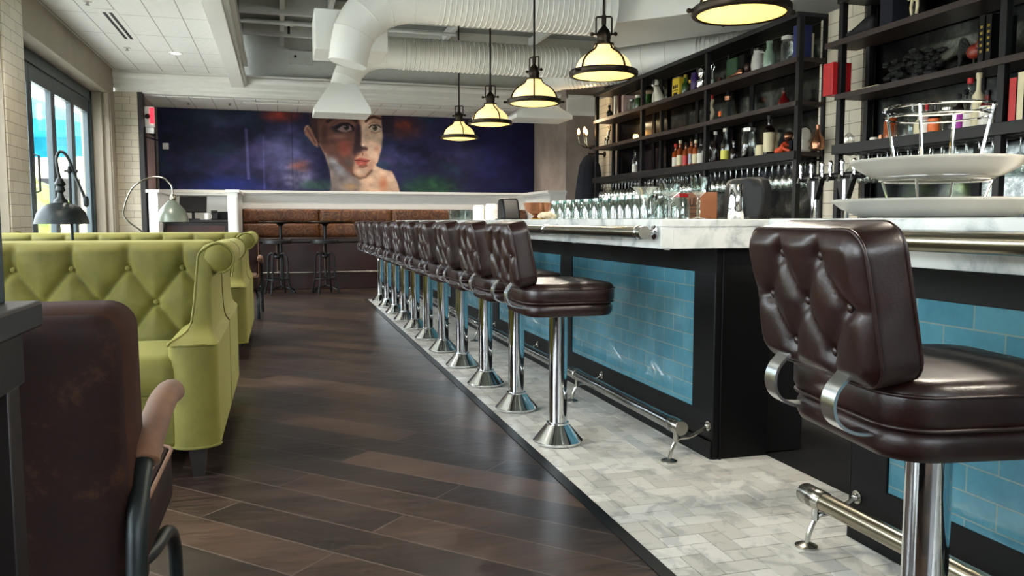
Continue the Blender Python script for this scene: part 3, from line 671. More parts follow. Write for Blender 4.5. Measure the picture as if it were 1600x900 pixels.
st=make_stool('nearest stool of the row of brown tufted bar stools at the long bar',G); st.location=(1.252,3.55,.004)
for i in range(1,11):
    lb='%s from the near end of the row of brown tufted stools at the long bar'%ORD[i] if i<10 else 'farthest brown tufted chrome bar stool at the far end of the long bar'
    dup(st,(1.252,3.55+.702*i,.004),0,lb,G)
near=dup(st,(1.262,1.30,.004),math.radians(-8),'large dark brown tufted leather bar stool in the right foreground at the near bar')
del near['group']

# ================================================================ GREEN BOOTHS
def make_booth(label,group):
    t=thing('booth_sofa',label,'sofa',(0,0,0),0,group)
    w,h=1.80,.70; px,pz=.235,.16
    bt=[];sg=[]
    xs=[.80-px*k-.03 for k in range(8)]
    top=.22
    for r in range(4):
        for k in range(-1,9):
            x=.77-px*k-(px/2 if r%2 else 0)
            if abs(x)<.84: bt.append((x,top-pz*r))
            for s_ in (-1,1): sg.append((x,top-pz*r,x+s_*px/2,top-pz*(r+1)))
            if r==0: sg.append((x,top,x,.4))
    def tuft(x,z,e):
        d=seg_d(x,z,sg); db=np.full(x.shape,9.0)
        for bx,bz in bt: db=np.minimum(db,np.hypot(x-bx,z-bz))
        return (.040*(1-np.exp(-d/.042))-.020*np.exp(-(db/.022)**2)-.009*np.exp(-(d/.009)**2))*np.clip(e/.05,0,1)-.004
    bk=pad(w,h,.17,.04,.055,170,64,back=tuft)
    M=Matrix.Translation((0,-.155,.612))@Matrix.Rotation(math.radians(-7),4,'X')
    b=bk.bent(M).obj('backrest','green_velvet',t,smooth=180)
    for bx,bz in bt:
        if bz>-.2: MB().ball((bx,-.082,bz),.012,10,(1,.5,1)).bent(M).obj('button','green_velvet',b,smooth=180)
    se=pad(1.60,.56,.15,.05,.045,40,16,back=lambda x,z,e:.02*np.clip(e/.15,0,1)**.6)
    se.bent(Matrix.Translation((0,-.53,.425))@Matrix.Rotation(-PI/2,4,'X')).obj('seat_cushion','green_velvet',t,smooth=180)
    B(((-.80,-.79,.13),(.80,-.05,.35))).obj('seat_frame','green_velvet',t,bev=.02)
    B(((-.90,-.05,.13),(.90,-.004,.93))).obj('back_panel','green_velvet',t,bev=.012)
    for sx in (1,-1):
        # arm block with rounded front
        n=10; pl=[(.765,-.01)]+[(.765,-.74)]+[(.8625-.0975*math.cos(PI*k/n),-.745-.075*math.sin(PI*k/n)) for k in range(n+1)]+[(.96,-.01)]
        pl=[(sx*x,y) for x,y in pl]
        m=MB().prism(pl,'z',.125,.555); a=m.obj('arm','green_velvet',t,bev=.008,smooth=50)
        MB().tube([(x,y,.556) for x,y in pl[1:-1]],.006,6).obj('piping','green_velvet',a,smooth=180)
        MB().tube([(x,y,.13) for x,y in pl[1:-1]],.006,6).obj('piping','green_velvet',a,smooth=180)
        prof=[(.555,.765,.962,-.815),(.566,.772,.955,-.80),(.580,.800,.945,-.765),(.600,.828,.938,-.715),(.635,.845,.934,-.685),(.72,.856,.93,-.66),(.80,.862,.93,-.635),(.87,.868,.935,-.615),(.92,.875,.95,-.60),(.955,.90,.965,-.59)]
        rings=[]
        for z,x0,x1,yf in prof:
            r=.018; rings.append([(sx*x0,-.02,z),(sx*x0,yf+r,z),(sx*(x0+r*.3),yf+r*.3,z),(sx*(x0+r),yf,z),(sx*(x1-r),yf,z),(sx*(x1-r*.3),yf+r*.3,z),(sx*x1,yf+r,z),(sx*x1,-.02,z)])
        wg=MB().loft(rings).obj('wing','green_velvet',t,smooth=60)
        MB().lathe([(.001,-.622),(.03,-.618),(.054,-.606),(.062,-.59),(.062,-.012),(.05,-.008)],28,(sx*.958,0,.900),'y').obj('scroll','green_velvet',wg,smooth=60)
        edge=[(sx*(x0+.006),yf+.004,z) for z,x0,x1,yf in prof]
        cx=sx*.958
        ring=[(cx-sx*.064*math.sin(a),-.598,.900+.064*math.cos(a)) for a in [math.radians(q) for q in range(40,-200,-20)]]
        MB().tube(smooth_path(edge[:-1]+ring,3),.0055,6).obj('piping','green_velvet',wg,smooth=180)
        for y in (-.76,-.06):
            lg=MB(); x=sx*.87; lg.loft([[(x-.022,y-.022,0),(x+.022,y-.022,0),(x+.022,y+.022,0),(x-.022,y+.022,0)],[(x-.036,y-.036,.128),(x+.036,y-.036,.128),(x+.036,y+.036,.128),(x-.036,y+.036,.128)]]).obj('leg','dark_wood',t)
    return t
GB='green tufted booth sofas by the windows'
bo=make_booth('nearest yellow-green velvet tufted booth sofa with scrolled wing, facing the viewer',GB); bo.location=(-1.22,4.265,0)
dup(bo,(-1.22,4.285,0),PI,'yellow-green velvet booth sofa standing back to back behind the nearest one',GB)
dup(bo,(-1.22,7.19,0),0,'farther yellow-green velvet booth sofa facing the viewer beyond the first table',GB)
dup(bo,(-1.22,7.21,0),PI,'farthest yellow-green booth sofa, facing away towards the mural',GB)
# tables between booths
def make_table(label,group):
    t=thing('booth_table',label,'table',(0,0,0),0,group)
    B(((-.55,-.32,.715),(.5,.32,.75))).obj('tabletop','dark_wood',t,bev=.006)
    MB().lathe([(.22,0),(.22,.012),(.05,.03),(.035,.06),(.035,.68),(.1,.715)],20).obj('pedestal','black_metal',t)
    return t
tb=make_table('dark table between the facing green booths, hidden behind the nearest pair','booth tables'); tb.location=(-1.15,5.74,0)
dup(tb,(-1.15,8.65,0),0,'dark table beyond the farthest green booth','booth tables')

# ================================================================ ARC LAMPS
t=thing('arc_lamp','dark patinated dome lamp on a bent gooseneck arm above the near booths','lamp',(-1.3,5.79,.75),math.radians(-77))
MB().lathe([(.09,0),(.09,.012),(.02,.03),(.011,.05)],20).obj('lamp_base','patina',t)
MB().tube([(0,0,.04),(0,0,.66)],.0095,10).obj('pole','patina',t)
q=MB(); q.ball((0,0,.63),.018); q.tube([(.0,-.03,.63),(0,.035,.63)],.006,8); q.ball((0,.04,.63),.012); q.obj('clamp','patina',t)
arm=smooth_path([(0,.085,.44),(0,.068,.50),(0,.04,.575),(0,.022,.63),(0,.005,.69),(0,-.022,.742),(0,-.05,.75),(0,-.068,.71),(0,-.066,.65),(0,-.056,.585)],6)
MB().tube(arm,.0095,8).obj('gooseneck','patina',t)
MB().lathe([(.004,0),(.016,.01),(.018,.05),(.010,.07)],12,(0,.088,.40)).obj('tail_knob','patina',t)
sh=(0,-.055,.29)
MB().lathe([(.046,.125),(.040,.15),(.022,.168),(.016,.20),(.030,.215),(.022,.24),(.034,.255),(.014,.295)],20,sh).obj('lamp_socket','patina',t)
MB().lathe([(.160,0),(.157,.012),(.152,.035),(.138,.075),(.115,.105),(.08,.126),(.05,.135),(.05,.130),(.078,.120),(.112,.10),(.132,.072),(.147,.035),(.154,.005)],36,sh,cap=False).obj('lamp_shade','patina',t)
t=thing('arc_lamp','pale grey-green dome lamp on a thin arched arm in front of the host cabinet','lamp',(-1.13,8.5,.75))
MB().lathe([(.09,0),(.09,.012),(.02,.03),(.008,.05)],20).obj('lamp_base','patina',t)
arm=smooth_path([(0,-1.1,.03),(0,-1.05,.30),(0,-.78,.52),(0,-.55,.64),(0,-.22,.70),(0,-.08,.66),(0,-.02,.58),(0,-.02,.54)],8)
arm=smooth_path([(-.0,0,.03),(-.16,-.0,.20),(-.30,-.0,.32),(-.32,0,.42),(-.24,0,.62),(-.10,0,.72),(.03,0,.73),(.11,0,.66),(.125,0,.56)],6)
MB().tube(arm,.008,8).obj('gooseneck','steel',t)
MB().lathe([(.02,.50),(.03,.53),(.018,.57)],12,(.125,0,0)).obj('lamp_socket','bronze_steel',t)
MB().lathe([(.15,.30),(.142,.36),(.115,.42),(.07,.47),(.03,.51),(.03,.50),(.066,.462),(.108,.415),(.134,.355),(.142,.30)],28,(.115,0,-.0),cap=False).obj('lamp_shade','grey_glass_paint',t)

# ================================================================ ARMCHAIR
def make_armchair(label):
    t=thing('armchair',label,'armchair')
    # local: faces +y, origin at floor under the rear edge
    M=Matrix.Translation((0,.10,.592))@Matrix.Rotation(math.radians(3),4,'X')
    b=pad(.62,.61,.20,.05,.035,26,26,front=lambda x,z,e:.02*np.clip(e/.2,0,1)).bent(M).obj('backrest','worn_suede',t,smooth=180)
    n=8; ol=rrect(.628,.618,.052,n); bd=MB()
    rings=[[(x*k1,yy,z*k1) for x,z in ol] for yy,k1 in ((-.068,.982),(-.060,1.0),(.080,1.0),(.090,.985))]
    bd.loft(rings,cap=False).bent(M).obj('back_band','mid_suede',b,smooth=60)
    for y in (-.075,.092): MB().tube([(x,y,z) for x,z in rrect(.60,.58,.055,6)],.0055,6,closed=True).bent(M).obj('piping','tan_suede',b,smooth=180)
    s=pad(.60,.58,.16,.06,.03,22,22,back=lambda x,z,e:.02*np.clip(e/.2,0,1)).bent(Matrix.Translation((0,.45,.385))@Matrix.Rotation(-PI/2,4,'X')).obj('seat_cushion','worn_suede',t,smooth=180)
    MB().tube([(x,y+.45,.455) for x,y in rrect(.60,.58,.06,6)],.0055,6,closed=True).obj('piping','tan_suede',s,smooth=180)
    pad(.588,.568,.05,.06,.02,18,18,back=lambda x,z,e:.02*np.clip(e/.2,0,1)).bent(Matrix.Translation((0,.45,.443))@Matrix.Rotation(-PI/2,4,'X')).obj('seat_top','tan_suede',s,smooth=180)
    for sx in (1,-1):
        x=sx*.325
        fr=smooth_path([(x,-.03,.0),(x,-.02,.30),(x,.0,.46),(x,.04,.54),(x,.12,.60),(x,.25,.625),(x,.40,.645),(x,.50,.64)],6)
        MB().tube(fr,.019,12).obj('side_frame','patina',t)
        MB().tube(smooth_path([(x,.105,.590),(x,.13,.604),(x,.25,.632),(x,.40,.652),(x,.52,.645),(x,.545,.635)],5),[.020]+[.030]*24+[.016],14).obj('arm_pad','tan_suede',t,smooth=180)
        MB().tube(smooth_path([(sx*.24,.30,.28),(sx*.28,.45,.275),(sx*.295,.60,.265),(sx*.30,.68,.20),(sx*.30,.70,.10),(sx*.30,.70,.0)],5),.018,10).obj('front_leg','patina',t)
    MB().tube([(-.325,-.02,.28),(.325,-.02,.28)],.012,8).obj('cross_bar','patina',t)
    return t
ac=make_armchair('worn brown suede armchair seen from behind in the left foreground'); ac.location=(-.592,1.56,0)
dup(ac,(-.55,9.75,0),math.radians(180),'small brown armchair just beyond the farthest green booth')
# console and post at the left edge
t=thing('side_console','dark wooden console table at the left edge of the foreground','console table',(-.35,1.36,0))
B(((-.9,-1.1,.90),(0,0,.94))).obj('tabletop','blacktop',t,bev=.005)
B(((-.88,-1.07,.82),(-.02,-.03,.90))).obj('apron','dark_wood',t,bev=.003)
for x,y in ((-.075,-.09),(-.87,-.09),(-.075,-1.06),(-.87,-1.06)): B(((x,y,0),(x+.05,y+.05,.82))).obj('leg','dark_wood',t,bev=.003)
B(((-.105,-1.0,0),(-.09,-.1,.82))).obj('side_panel','black_paint',t)
t2=MB().box((-.425,1.305,.94),(-.392,1.335,CZ)); tag(t2.obj('upright_post','frame_teal',bev=.002),'thin dark upright post rising from the console at the left edge','post')

# ================================================================ BANQUETTE AND HIGH TABLES
t=thing('banquette','long brown patterned banquette with padded back beneath the mural','banquette',(1.7,13.2,0))
def o_(m,dx=1.7,dy=13.2): m.v=[(x-dx,y-dy,z) for x,y,z in m.v]; return m
for k in range(4):
    x0=-.56+k*1.17; x1=x0+1.165
    for z0,z1 in ((1.03,1.25),(.80,1.025)):
        m=pad(x1-x0,z1-z0,.16,.02,.025,16,8,back=lambda x,z,e:.012*np.clip(e/.06,0,1)); m.bent(Matrix.Translation(((x0+x1)/2-1.7,.20+.03,(z0+z1)/2))).obj('back_cushion','paisley',t,smooth=180)
o_(B(((-.56,12.78,.72),(4.14,13.35,.80)))).obj('seat_cushion','brown_leather',t,bev=.02)
o_(B(((-.56,12.82,.0),(4.14,13.4,.72)))).obj('seat_base','red_wood',t,bev=.004)
o_(MB().tube([(-.5,12.66,.27),(4.1,12.66,.27)],.014,10)).obj('foot_bar','steel',t)
for x in (-.4,.8,2.0,3.2): o_(MB().tube([(x,12.66,.27),(x,12.83,.27)],.010,8)).obj('bar_bracket','steel',t)
def hightable(x,y,lb):
    t=thing('high_table',lb,'table',(x,y,0),0,'high tables by the banquette')
    MB().lathe([(.30,1.035),(.305,1.04),(.305,1.052),(.30,1.057)],32).obj('tabletop','bronze',t)
    MB().lathe([(.10,1.034),(.05,1.01),(.024,.98),(.022,.10),(.03,.06)],16).obj('pedestal','black_metal',t)
    for k in range(4):
        a=PI/4+k*PI/2; MB().tube(smooth_path([(0,0,.09),(.12*math.cos(a),.12*math.sin(a),.07),(.26*math.cos(a),.26*math.sin(a),.012)],4),.014,8).obj('foot','black_metal',t)
hightable(.0,12.36,'high round pedestal table under the mural, the one nearer the white half wall')
hightable(.64,12.36,'high round pedestal table under the mural, the one nearer the bar stools')
def backless(x,y,lb):
    t=thing('backless_stool',lb,'bar stool',(x,y,0),.3,'backless industrial stools')
    MB().lathe([(.192,.735),(.20,.74),(.20,.782),(.19,.79),(.17,.782)],28).obj('seat','black_metal',t)
    MB().lathe([(.026,.755),(.026,.60),(.014,.59),(.014,.36),(.02,.35)],12).obj('screw_column','bronze',t)
    MB().lathe([(.045,.60),(.05,.57),(.05,.54),(.03,.52)],14).obj('hub','black_metal',t)
    for k in range(4):
        a=PI/4+k*PI/2; c,s=math.cos(a),math.sin(a)
        P_=[(.03*c,.03*s,.57),(.09*c,.09*s,.595),(.135*c,.135*s,.56),(.15*c,.15*s,.48),(.155*c,.155*s,.25),(.165*c,.165*s,.19),(.21*c,.21*s,.01)]
        MB().tube(smooth_path(P_,5),.016,8).obj('leg','black_metal',t)
    MB().tube([(.165*math.cos(2*PI*k/24),.165*math.sin(2*PI*k/24),.225) for k in range(24)],.011,8,closed=True).obj('foot_ring','black_metal',t)
backless(-.05,11.93,'black backless industrial stool at the high table nearer the half wall')
backless(.61,11.95,'black backless industrial stool at the high table nearer the bar stools')
# host cabinet
t=thing('host_cabinet','reddish dark wood host cabinet between white half walls','cabinet',(-1.17,12.75,0))
B(((-.42,-.30,.02),(.42,.28,1.04))).obj('cabinet_body','dark_wood',t)
B(((-.39,-.312,.10),(.39,-.30,.99))).obj('cabinet_door','red_wood',t,bev=.003)
B(((-.43,-.34,1.04),(.43,.3,1.075))).obj('cabinet_top','dark_wood',t,bev=.004)
def single(name,mb,mat,label,cat,loc=(0,0,0),**k): return tag(mb.obj(name,mat,None,loc,**k),label,cat)
t=thing('white_mug','white ceramic mug on the host cabinet','mug',(-1.03,12.52,1.075))
MB().lathe([(.030,0),(.036,.003),(.038,.095),(.034,.095),(.032,.01)],20).obj('mug_body','ceramic',t); MB().tube([(.036,0,.08),(.062,0,.07),(.062,0,.03),(.036,0,.02)],.005,6).obj('handle','ceramic',t)
single('card_terminal',B(((-.05,-.07,0),(.05,.07,.10)),((-.045,-.065,.1),(.045,0,.14))),'black_metal','small black card terminal beside the mug on the host cabinet','card terminal',(-.93,12.6,1.075),bev=.01)
single('black_box',B(((-.10,-.1,0),(.10,.1,.12))),'black_paint','black box at the right end of the host cabinet','box',(-.86+.02,12.78,1.075),bev=.01)
t=thing('host_screen','dark tilted till screen on the host cabinet','screen',(-1.24,12.78,1.075))
B(((-.09,-.05,0),(.09,.05,.02)),((-.02,-.02,.02),(.02,.02,.18))).obj('screen_foot','black_metal',t)
B(((-.19,-.012,.0),(.19,.012,.28))).bent(Matrix.Translation((0,-.05,.11))@Matrix.Rotation(math.radians(-32),4,'X')).obj('screen_panel','black_paint',t,bev=.005)
single('menu_stack',B(((-.13,-.1,0),(.13,.1,.05))),'navy_cloth','stack of dark menus at the left end of the host cabinet','menus',(-1.43,12.56,1.075),bev=.004)
single('red_candle_jar',MB().lathe([(.03,0),(.036,.01),(.036,.09),(.03,.1)],16),'red','small red jar behind the menus on the host cabinet','jar',(-1.52,12.78,1.075))
# exit sign and detector
t=thing('exit_sign','glowing red emergency exit sign box high on the side wall by the tiled pier','exit sign',(-1.76,12.62,2.55))
B(((-.07,-.02,-.15),(.06,.02,.14))).obj('sign_housing','white_paint',t,bev=.004); B(((.0,-.028,-.10),(.058,-.0195,.12))).obj('sign_face','exit_red',t)
MB().ball((-.03,-.03,-.0),.035,12,(1,.6,1)).obj('emergency_lamp','black_metal',t)
B(((-.06,-.03,-.24),(.05,.02,-.155))).obj('battery_box','ceramic',t,bev=.004)
single('wall_sensor',B(((-.045,-.03,-.05),(.045,0,.05))),'ceramic','small white sensor box at the left edge of the mural','sensor',(-1.72,YM-.036,2.24),bev=.01)
# coats and sconce at the far end of the shelves
m=MB(); rings=[]
for z,rx,ry in ((1.945,.02,.015),(1.91,.08,.05),(1.80,.14,.08),(1.6,.17,.09),(1.35,.20,.10),(1.12,.22,.11)):
    rings.append([(rx*math.cos(a)*(1+.10*math.sin(5*a)),ry*math.sin(a)*(1+.1*math.cos(7*a)),z) for a in [2*PI*k/28 for k in range(28)]])
single('hanging_coat',m.loft(rings),'navy_cloth','dark navy coat hanging at the far end of the bar shelves','coat',(3.99,10.06,.0),smooth=60)
t=thing('coat_rail','short dark coat rail on the far tiled column','coat rail',(4.2,10.06,1.95))
MB().tube([(0,0,0),(-.24,0,0)],.012,8).obj('rail','bronze',t); MB().lathe([(.04,-.012),(.04,0)],14,(0,0,0),'x').obj('rail_plate','bronze',t)
t=thing('candle_sconce','antler-like wall sconce with glowing candle bulbs at the far end of the shelves','wall lamp',(3.93,9.9,2.02))
q=MB(); q.box((-.0,-.03,-.02),(.03,-.1,.02)); q.ball((0,0,0),.03); q.obj('sconce_mount','bronze',t)
for k,(x,y,z) in enumerate(((-.17,0,.13),(-.10,-.03,.15),(-.05,.03,.13))):
    MB().tube(smooth_path([(0,0,0),(x*.5,y*.5,.0),(x*.9,y,.05),(x,y,z)],5),.009,8).obj('sconce_arm','bronze_steel',t)
    MB().lathe([(.02,0),(.024,.01),(.011,.015),(.011,.03)],12,(x,y,z)).obj('candle_cup','bronze_steel',t)
    MB().lathe([(.008,.03),(.018,.05),(.016,.075),(.004,.11)],12,(x,y,z)).obj('candle_bulb','bulb_glass',t)
lamp('sconce_glow','POINT',(3.82,9.8,2.38),(0,0,0),5,(1,.72,.42),shadow_soft_size=.06)

# ================================================================ PENDANTS
def make_pendant(label,group,top):
    t=thing('pendant_lamp',label,'pendant lamp',(0,0,0),0,group)
    MB().lathe([(.187,.035),(.186,.055),(.178,.083),(.160,.111),(.130,.139),(.096,.160),(.071,.180),(.059,.205),(.054,.205),(.066,.177),(.091,.156),(.125,.134),(.155,.107),(.172,.08),(.180,.05)],40,cap=False).obj('lamp_shade','shade_opal',t,smooth=60)
    MB().lathe([(.205,.0),(.226,.004),(.230,.012),(.230,.032),(.222,.040),(.185,.044),(.185,.02),(.205,.012)],44,cap=False).obj('shade_ring','bronze',t)
    MB().lathe([(.001,-.018),(.08,-.014),(.15,-.004),(.204,.008),(.15,.012),(.001,.012)],40,cap=False).obj('diffuser','diffuser_opal',t,smooth=60)
    MB().lathe([(.062,.203),(.068,.207),(.068,.216),(.045,.220),(.043,.24),(.046,.25),(.046,.285),(.036,.305),(.018,.325),(.012,.34)],24).obj('socket_cap','bronze',t)
    for k in range(4):
        a=math.radians(12)+k*PI/2; c,s=math.cos(a),math.sin(a)
        MB().tube(smooth_path([(r*c,r*s,z) for r,z in ((.064,.205),(.077,.180),(.102,.162),(.136,.141),(.166,.113),(.184,.084),(.193,.055),(.196,.036))],3),.0065,6).obj('cage_strap','bronze',t)
        q=MB(); q.tube([(.228*c,.228*s,.018),(.248*c,.248*s,.018)],.009,8); q.ball((.25*c,.25*s,.018),.012); q.obj('thumb_screw','bronze',t)
    MB().tube([(.03,0,.27),(.052,0,.275),(.052,0,.385),(.046,0,.392),(-.046,0,.392),(-.052,0,.385),(-.052,0,.275),(-.03,0,.27)],.0065,8).bent(Matrix.Rotation(-.5,4,'Z')).obj('yoke','bronze',t)
    q=MB(); q.tube([(-.075,0,.28),(.075,0,.28)],.006,8); q.ball((.078,0,.28),.014); q.ball((-.078,0,.28),.014); q.bent(Matrix.Rotation(-.5,4,'Z')).obj('pivot_screw','bronze',t)
    MB().lathe([(.016,.34),(.016,.40),(.009,.405),(.009,top)],12).obj('rod','bronze',t)
    MB().lathe([(.06,top-.02),(.06,top-.001)],20).obj('ceiling_rose','bronze',t)
    return t
GP='row of pendant lamps above the long bar'
spots=[(.40,2.02),(1.90,2.02),(3.40,2.02),(5.07,2.02),(6.60,2.05),(8.08,2.045),(9.58,2.045)]  # first two pendants are added out of view to brighten the near tiles
names=['opal glass pendant lamp over the near bar, out of the picture nearest the viewer','opal glass pendant lamp over the near bar, just above the picture','nearest glowing opal glass pendant lamp, cut off by the top edge','second nearest opal glass pendant lamp, the largest one fully in view','middle pendant lamp of the row over the bar','fourth pendant lamp from the viewer, second smallest','farthest and smallest opal glass pendant lamp in front of the mural']
pn=None
for (y,z),lb in zip(spots,names):
    if pn is None: pn=make_pendant(lb,GP,ZD-2.035); pn.location=(2.1,y,z)
    else: dup(pn,(2.1,y,z),random.uniform(-.6,.6),lb,GP)
    lamp('pendant_bulb','SPOT',(2.1,y,z-.03),(0,0,0),60,(1,.90,.76),spot_size=math.radians(172),spot_blend=.5,shadow_soft_size=.10)

# ================================================================ DUCTS
def duct(segs,name,label):
    t=thing(name,label,'air duct',segs[0][1][0])
    o=Vector(segs[0][1][0])
    for pn_,pts,r,kind in segs:
        pts=[Vector(p)-o for p in pts]
        if kind=='rib':
            a,b=pts; L=(b-a).length; n=int(L/.05); P_=[];R_=[]
            for k in range(n):
                for f_,dr in ((0,0),(.72,0),(.80,.007),(.92,.007)): P_.append(a+(b-a)*((k+f_)/n)); R_.append(r+dr)
            P_.append(b);R_.append(r); MB().tube(P_,R_,40).obj(pn_,'duct_white',t,smooth=50)
        else:
            rr=r if isinstance(r,(list,tuple)) else [r]*len(pts)
            pa=smooth_path(pts,5); rs=[rr[min(i//5,len(rr)-1)]+(rr[min(i//5+1,len(rr)-1)]-rr[min(i//5,len(rr)-1)])*((i%5)/5) for i in range(len(pa))]
            e=MB().tube(pa,rs,36).obj(pn_,'duct_white',t,smooth=60)
            for k in range(0,len(pa),5):
                tt=(pa[min(k+1,len(pa)-1)]-pa[max(k-1,0)]).normalized(); q=MB(); q.lathe([(rs[k],-.006),(rs[k]+.005,-.005),(rs[k]+.005,.005),(rs[k],.006)],36,cap=False)
                q.bent(Matrix.Translation(pa[k])@tt.to_track_quat('Z','Y').to_matrix().to_4x4()).obj('seam','duct_white',e)
    return t
d2=duct([('ribbed_duct',[(1.28,8.8,2.86),(3.3,8.8,2.86)],.168,'rib'),('elbow',[(1.28,8.8,2.86),(1.10,8.8,2.86),(.90,8.8,2.80),(.77,8.8,2.68),(.71,8.79,2.56),(.66,8.78,2.42)],[.168,.166,.160,.150,.145,.14],'s'),
  ('bend',[(3.3,8.8,2.86),(3.5,8.8,2.86),(3.75,8.68,2.87),(4.0,8.45,2.88)],.172,'s'),('smooth_duct',[(4.0,8.45,2.88),(4.2,8.26,2.885),(4.45,8.03,2.90)],.178,'s'),('far_duct',[(4.45,8.03,2.90),(5.7,6.85,2.96)],.172,'rib')],'spiral_duct','white spiral air duct ending in a pyramid hood before the mural face')
def hood(t,cx,cy,z0,w,dp,h,tw,tx=0,ty=0):
    o=Vector(t.location); m=MB()
    def R_(w,d,z,x=0,y=0): return [(cx+x-w/2-o.x,cy+y-d/2-o.y,z-o.z),(cx+x+w/2-o.x,cy+y-d/2-o.y,z-o.z),(cx+x+w/2-o.x,cy+y+d/2-o.y,z-o.z),(cx+x-w/2-o.x,cy+y+d/2-o.y,z-o.z)]
    m.loft([R_(w,dp,z0),R_(w,dp,z0+.05),R_(tw,tw,z0+h,tx,ty)]); m.obj('hood','duct_white',t,bev=.004)
hood(d2,.645,8.75,2.165,.575,.50,.33,.26,.02,.03)
d1=duct([('ribbed_duct',[(1.40,7.3,3.06),(2.95,7.3,3.06)],.225,'rib'),('elbow',[(1.40,7.3,3.06),(1.16,7.3,3.05),(.92,7.3,2.98),(.77,7.3,2.86),(.66,7.3,2.70),(.60,7.3,2.44)],[.225,.225,.215,.20,.18,.165],'s'),
  ('flared_joint',[(2.95,7.3,3.06),(3.0,7.3,3.06),(3.06,7.3,3.06)],[.225,.24,.25],'s'),],'spiral_duct','larger white spiral air duct nearest the viewer under the raised ceiling')
q=MB().box((.34,7.62,2.62),(1.0,8.2,2.98)); tag(q.obj('air_terminal_box','duct_white',bev=.006),'white rectangular air box behind the elbow of the larger duct','air box')
d3=duct([('ribbed_duct',[(3.55,9.72,2.86),(5.7,7.75,2.9)],.135,'rib'),('elbow',[(3.24,10.0,2.53),(3.24,9.99,2.66),(3.30,9.94,2.78),(3.42,9.84,2.85),(3.55,9.72,2.86)],.135,'s')],'spiral_duct','thin white ribbed duct curving behind the middle pendant lamp')
hood(d3,3.24,10.0,2.35,.74,.55,.22,.28)
# hangers / pipe
t=thing('sprinkler_pipe','thin white sprinkler pipe with a hanging head under the raised ceiling','pipe',(-.40,10.2,3.42))
MB().tube([(0,0,0),(2.6,0,0)],.022,10).obj('pipe','joist_white',t); MB().tube([(.55,0,-.02),(.55,0,-.12)],.015,8).obj('sprinkler_head','black_metal',t); MB().lathe([(.035,-.05),(.035,.05)],12,(.55,0,0),'x').obj('pipe_tee','joist_white',t)
t=thing('ceiling_speaker','square white speaker box on the wall above the cornice','speaker',(.35,YBEAM+.09,3.48))
B(((-.17,-.06,-.10),(.17,0,.10))).obj('speaker_box','joist_white',t,bev=.006); MB().lathe([(.02,-.07),(.02,-.059)],12,(-.08,0,.01),'y').obj('speaker_knob','black_metal',t)
# ceiling fittings
t=thing('air_vent','white linear ceiling vent with two dark slots over the windows','air vent',(-1.64,9.75,CZ-.004))
B(((-.10,-.75,0),(.10,.75,.004))).obj('vent_plate','white_paint',t)
for x in (-.045,.015): B(((x,-.62,-.0015),(x+.032,.62,0))).obj('vent_slot','mat_black',t)
for (x,y,z,lb) in ((-1.22,11.1,CZ,'round recessed ceiling light nearest the cornice in the panel ceiling'),(-1.3,7.2,CZ,'round recessed ceiling light over the farther booths'),(-1.3,4.2,CZ,'round recessed ceiling light over the nearest booth'),(-.2,13.0,2.85,'round recessed light in the lower ceiling left of the duct hood'),(1.6,13.0,2.85,'round recessed light in the lower ceiling right of the duct hood'),(3.3,13.0,2.85,'round recessed light in the lower ceiling near the right end of the mural')):
    t=thing('recessed_downlight',lb,'ceiling light',(x,y,z),0,'recessed ceiling lights')
    MB().lathe([(.055,-.003),(.085,-.008),(.09,-.001)],24,cap=False).obj('trim_ring','ceramic',t); MB().lathe([(.056,-.004),(.056,-.0015)],24).obj('lamp_lens','downlight',t)
for (x,y,z,lb) in ((-1.74,8.75,CZ,'sprinkler head in the panel ceiling beside the vent, the nearer one'),(-1.75,10.9,CZ,'sprinkler head in the panel ceiling near the cornice'),(-1.3,13.2,2.85,'sprinkler head in the lower ceiling near the mural left end'),(-.7,13.1,2.85,'sprinkler head in the lower ceiling before the mural, above the half wall')):
    t=thing('fire_sprinkler',lb,'sprinkler',(x,y,z),0,'ceiling sprinkler heads')
    MB().lathe([(.04,-.006),(.04,-.001)],16).obj('escutcheon','ceramic',t); MB().lathe([(.012,-.03),(.012,-.006)],10).obj('nozzle','steel',t); MB().lathe([(.022,-.034),(.022,-.03)],10).obj('deflector','steel',t)
t=thing('air_vent','long white ceiling diffuser in the lower ceiling before the mural','air vent',(1.5,12.95,2.85))
B(((-2.0,-.06,-.02),(2.0,.06,-.001))).obj('diffuser_bar','white_paint',t,bev=.003)

# ================================================================ SHELVING
XF=3.94
SZ=[1.61,2.005,2.345,2.69]
def shelving(label,ys,ylo,yhi,zs,ext=0):
    t=thing('shelving_unit',label,'shelving',(XF,ylo,0))
    for y in ys:
        B(((0,y-ylo-.0225,.95),(.045,y-ylo+.0225,zs[-1]-.035))).obj('post','black_metal',t,bev=.003)
        B(((.24,y-ylo-.02,.95),(.28,y-ylo+.02,zs[-1]-.035))).obj('post','black_metal',t,bev=.003)
    for i,z in enumerate(zs):
        q=B(((-.02,-.02,z-.04),(.0,yhi-ylo+.02+(ext if i==2 else 0),z))); q.box((-.0,-.02,z-.034),(.285,yhi-ylo+.02+(ext if i==2 else 0),z-.001))
        q.obj('shelf','shelf_wood' if i<3 else 'black_metal',t,bev=.002)
    B(((-.025,-.025,1.545),(-.005,yhi-ylo+.025,1.615))).obj('shelf_edge','black_metal',t,bev=.002)
    for k,x in enumerate((.03,.09,.16,.22)):
        B(((x,0,1.540),(x+.012,yhi-ylo,1.556))).obj('glass_rail','black_metal',t)
    return t
shelving('long dark metal and wood shelving unit with bottles, behind the long bar',[5.55,6.975,8.40,9.77],5.55,9.77,SZ)
shelving('near dark metal and wood shelving unit with books and bottles, upper right',[5.05,3.67,2.29],2.29,5.05,[1.61,1.98,2.37,2.665],.13)
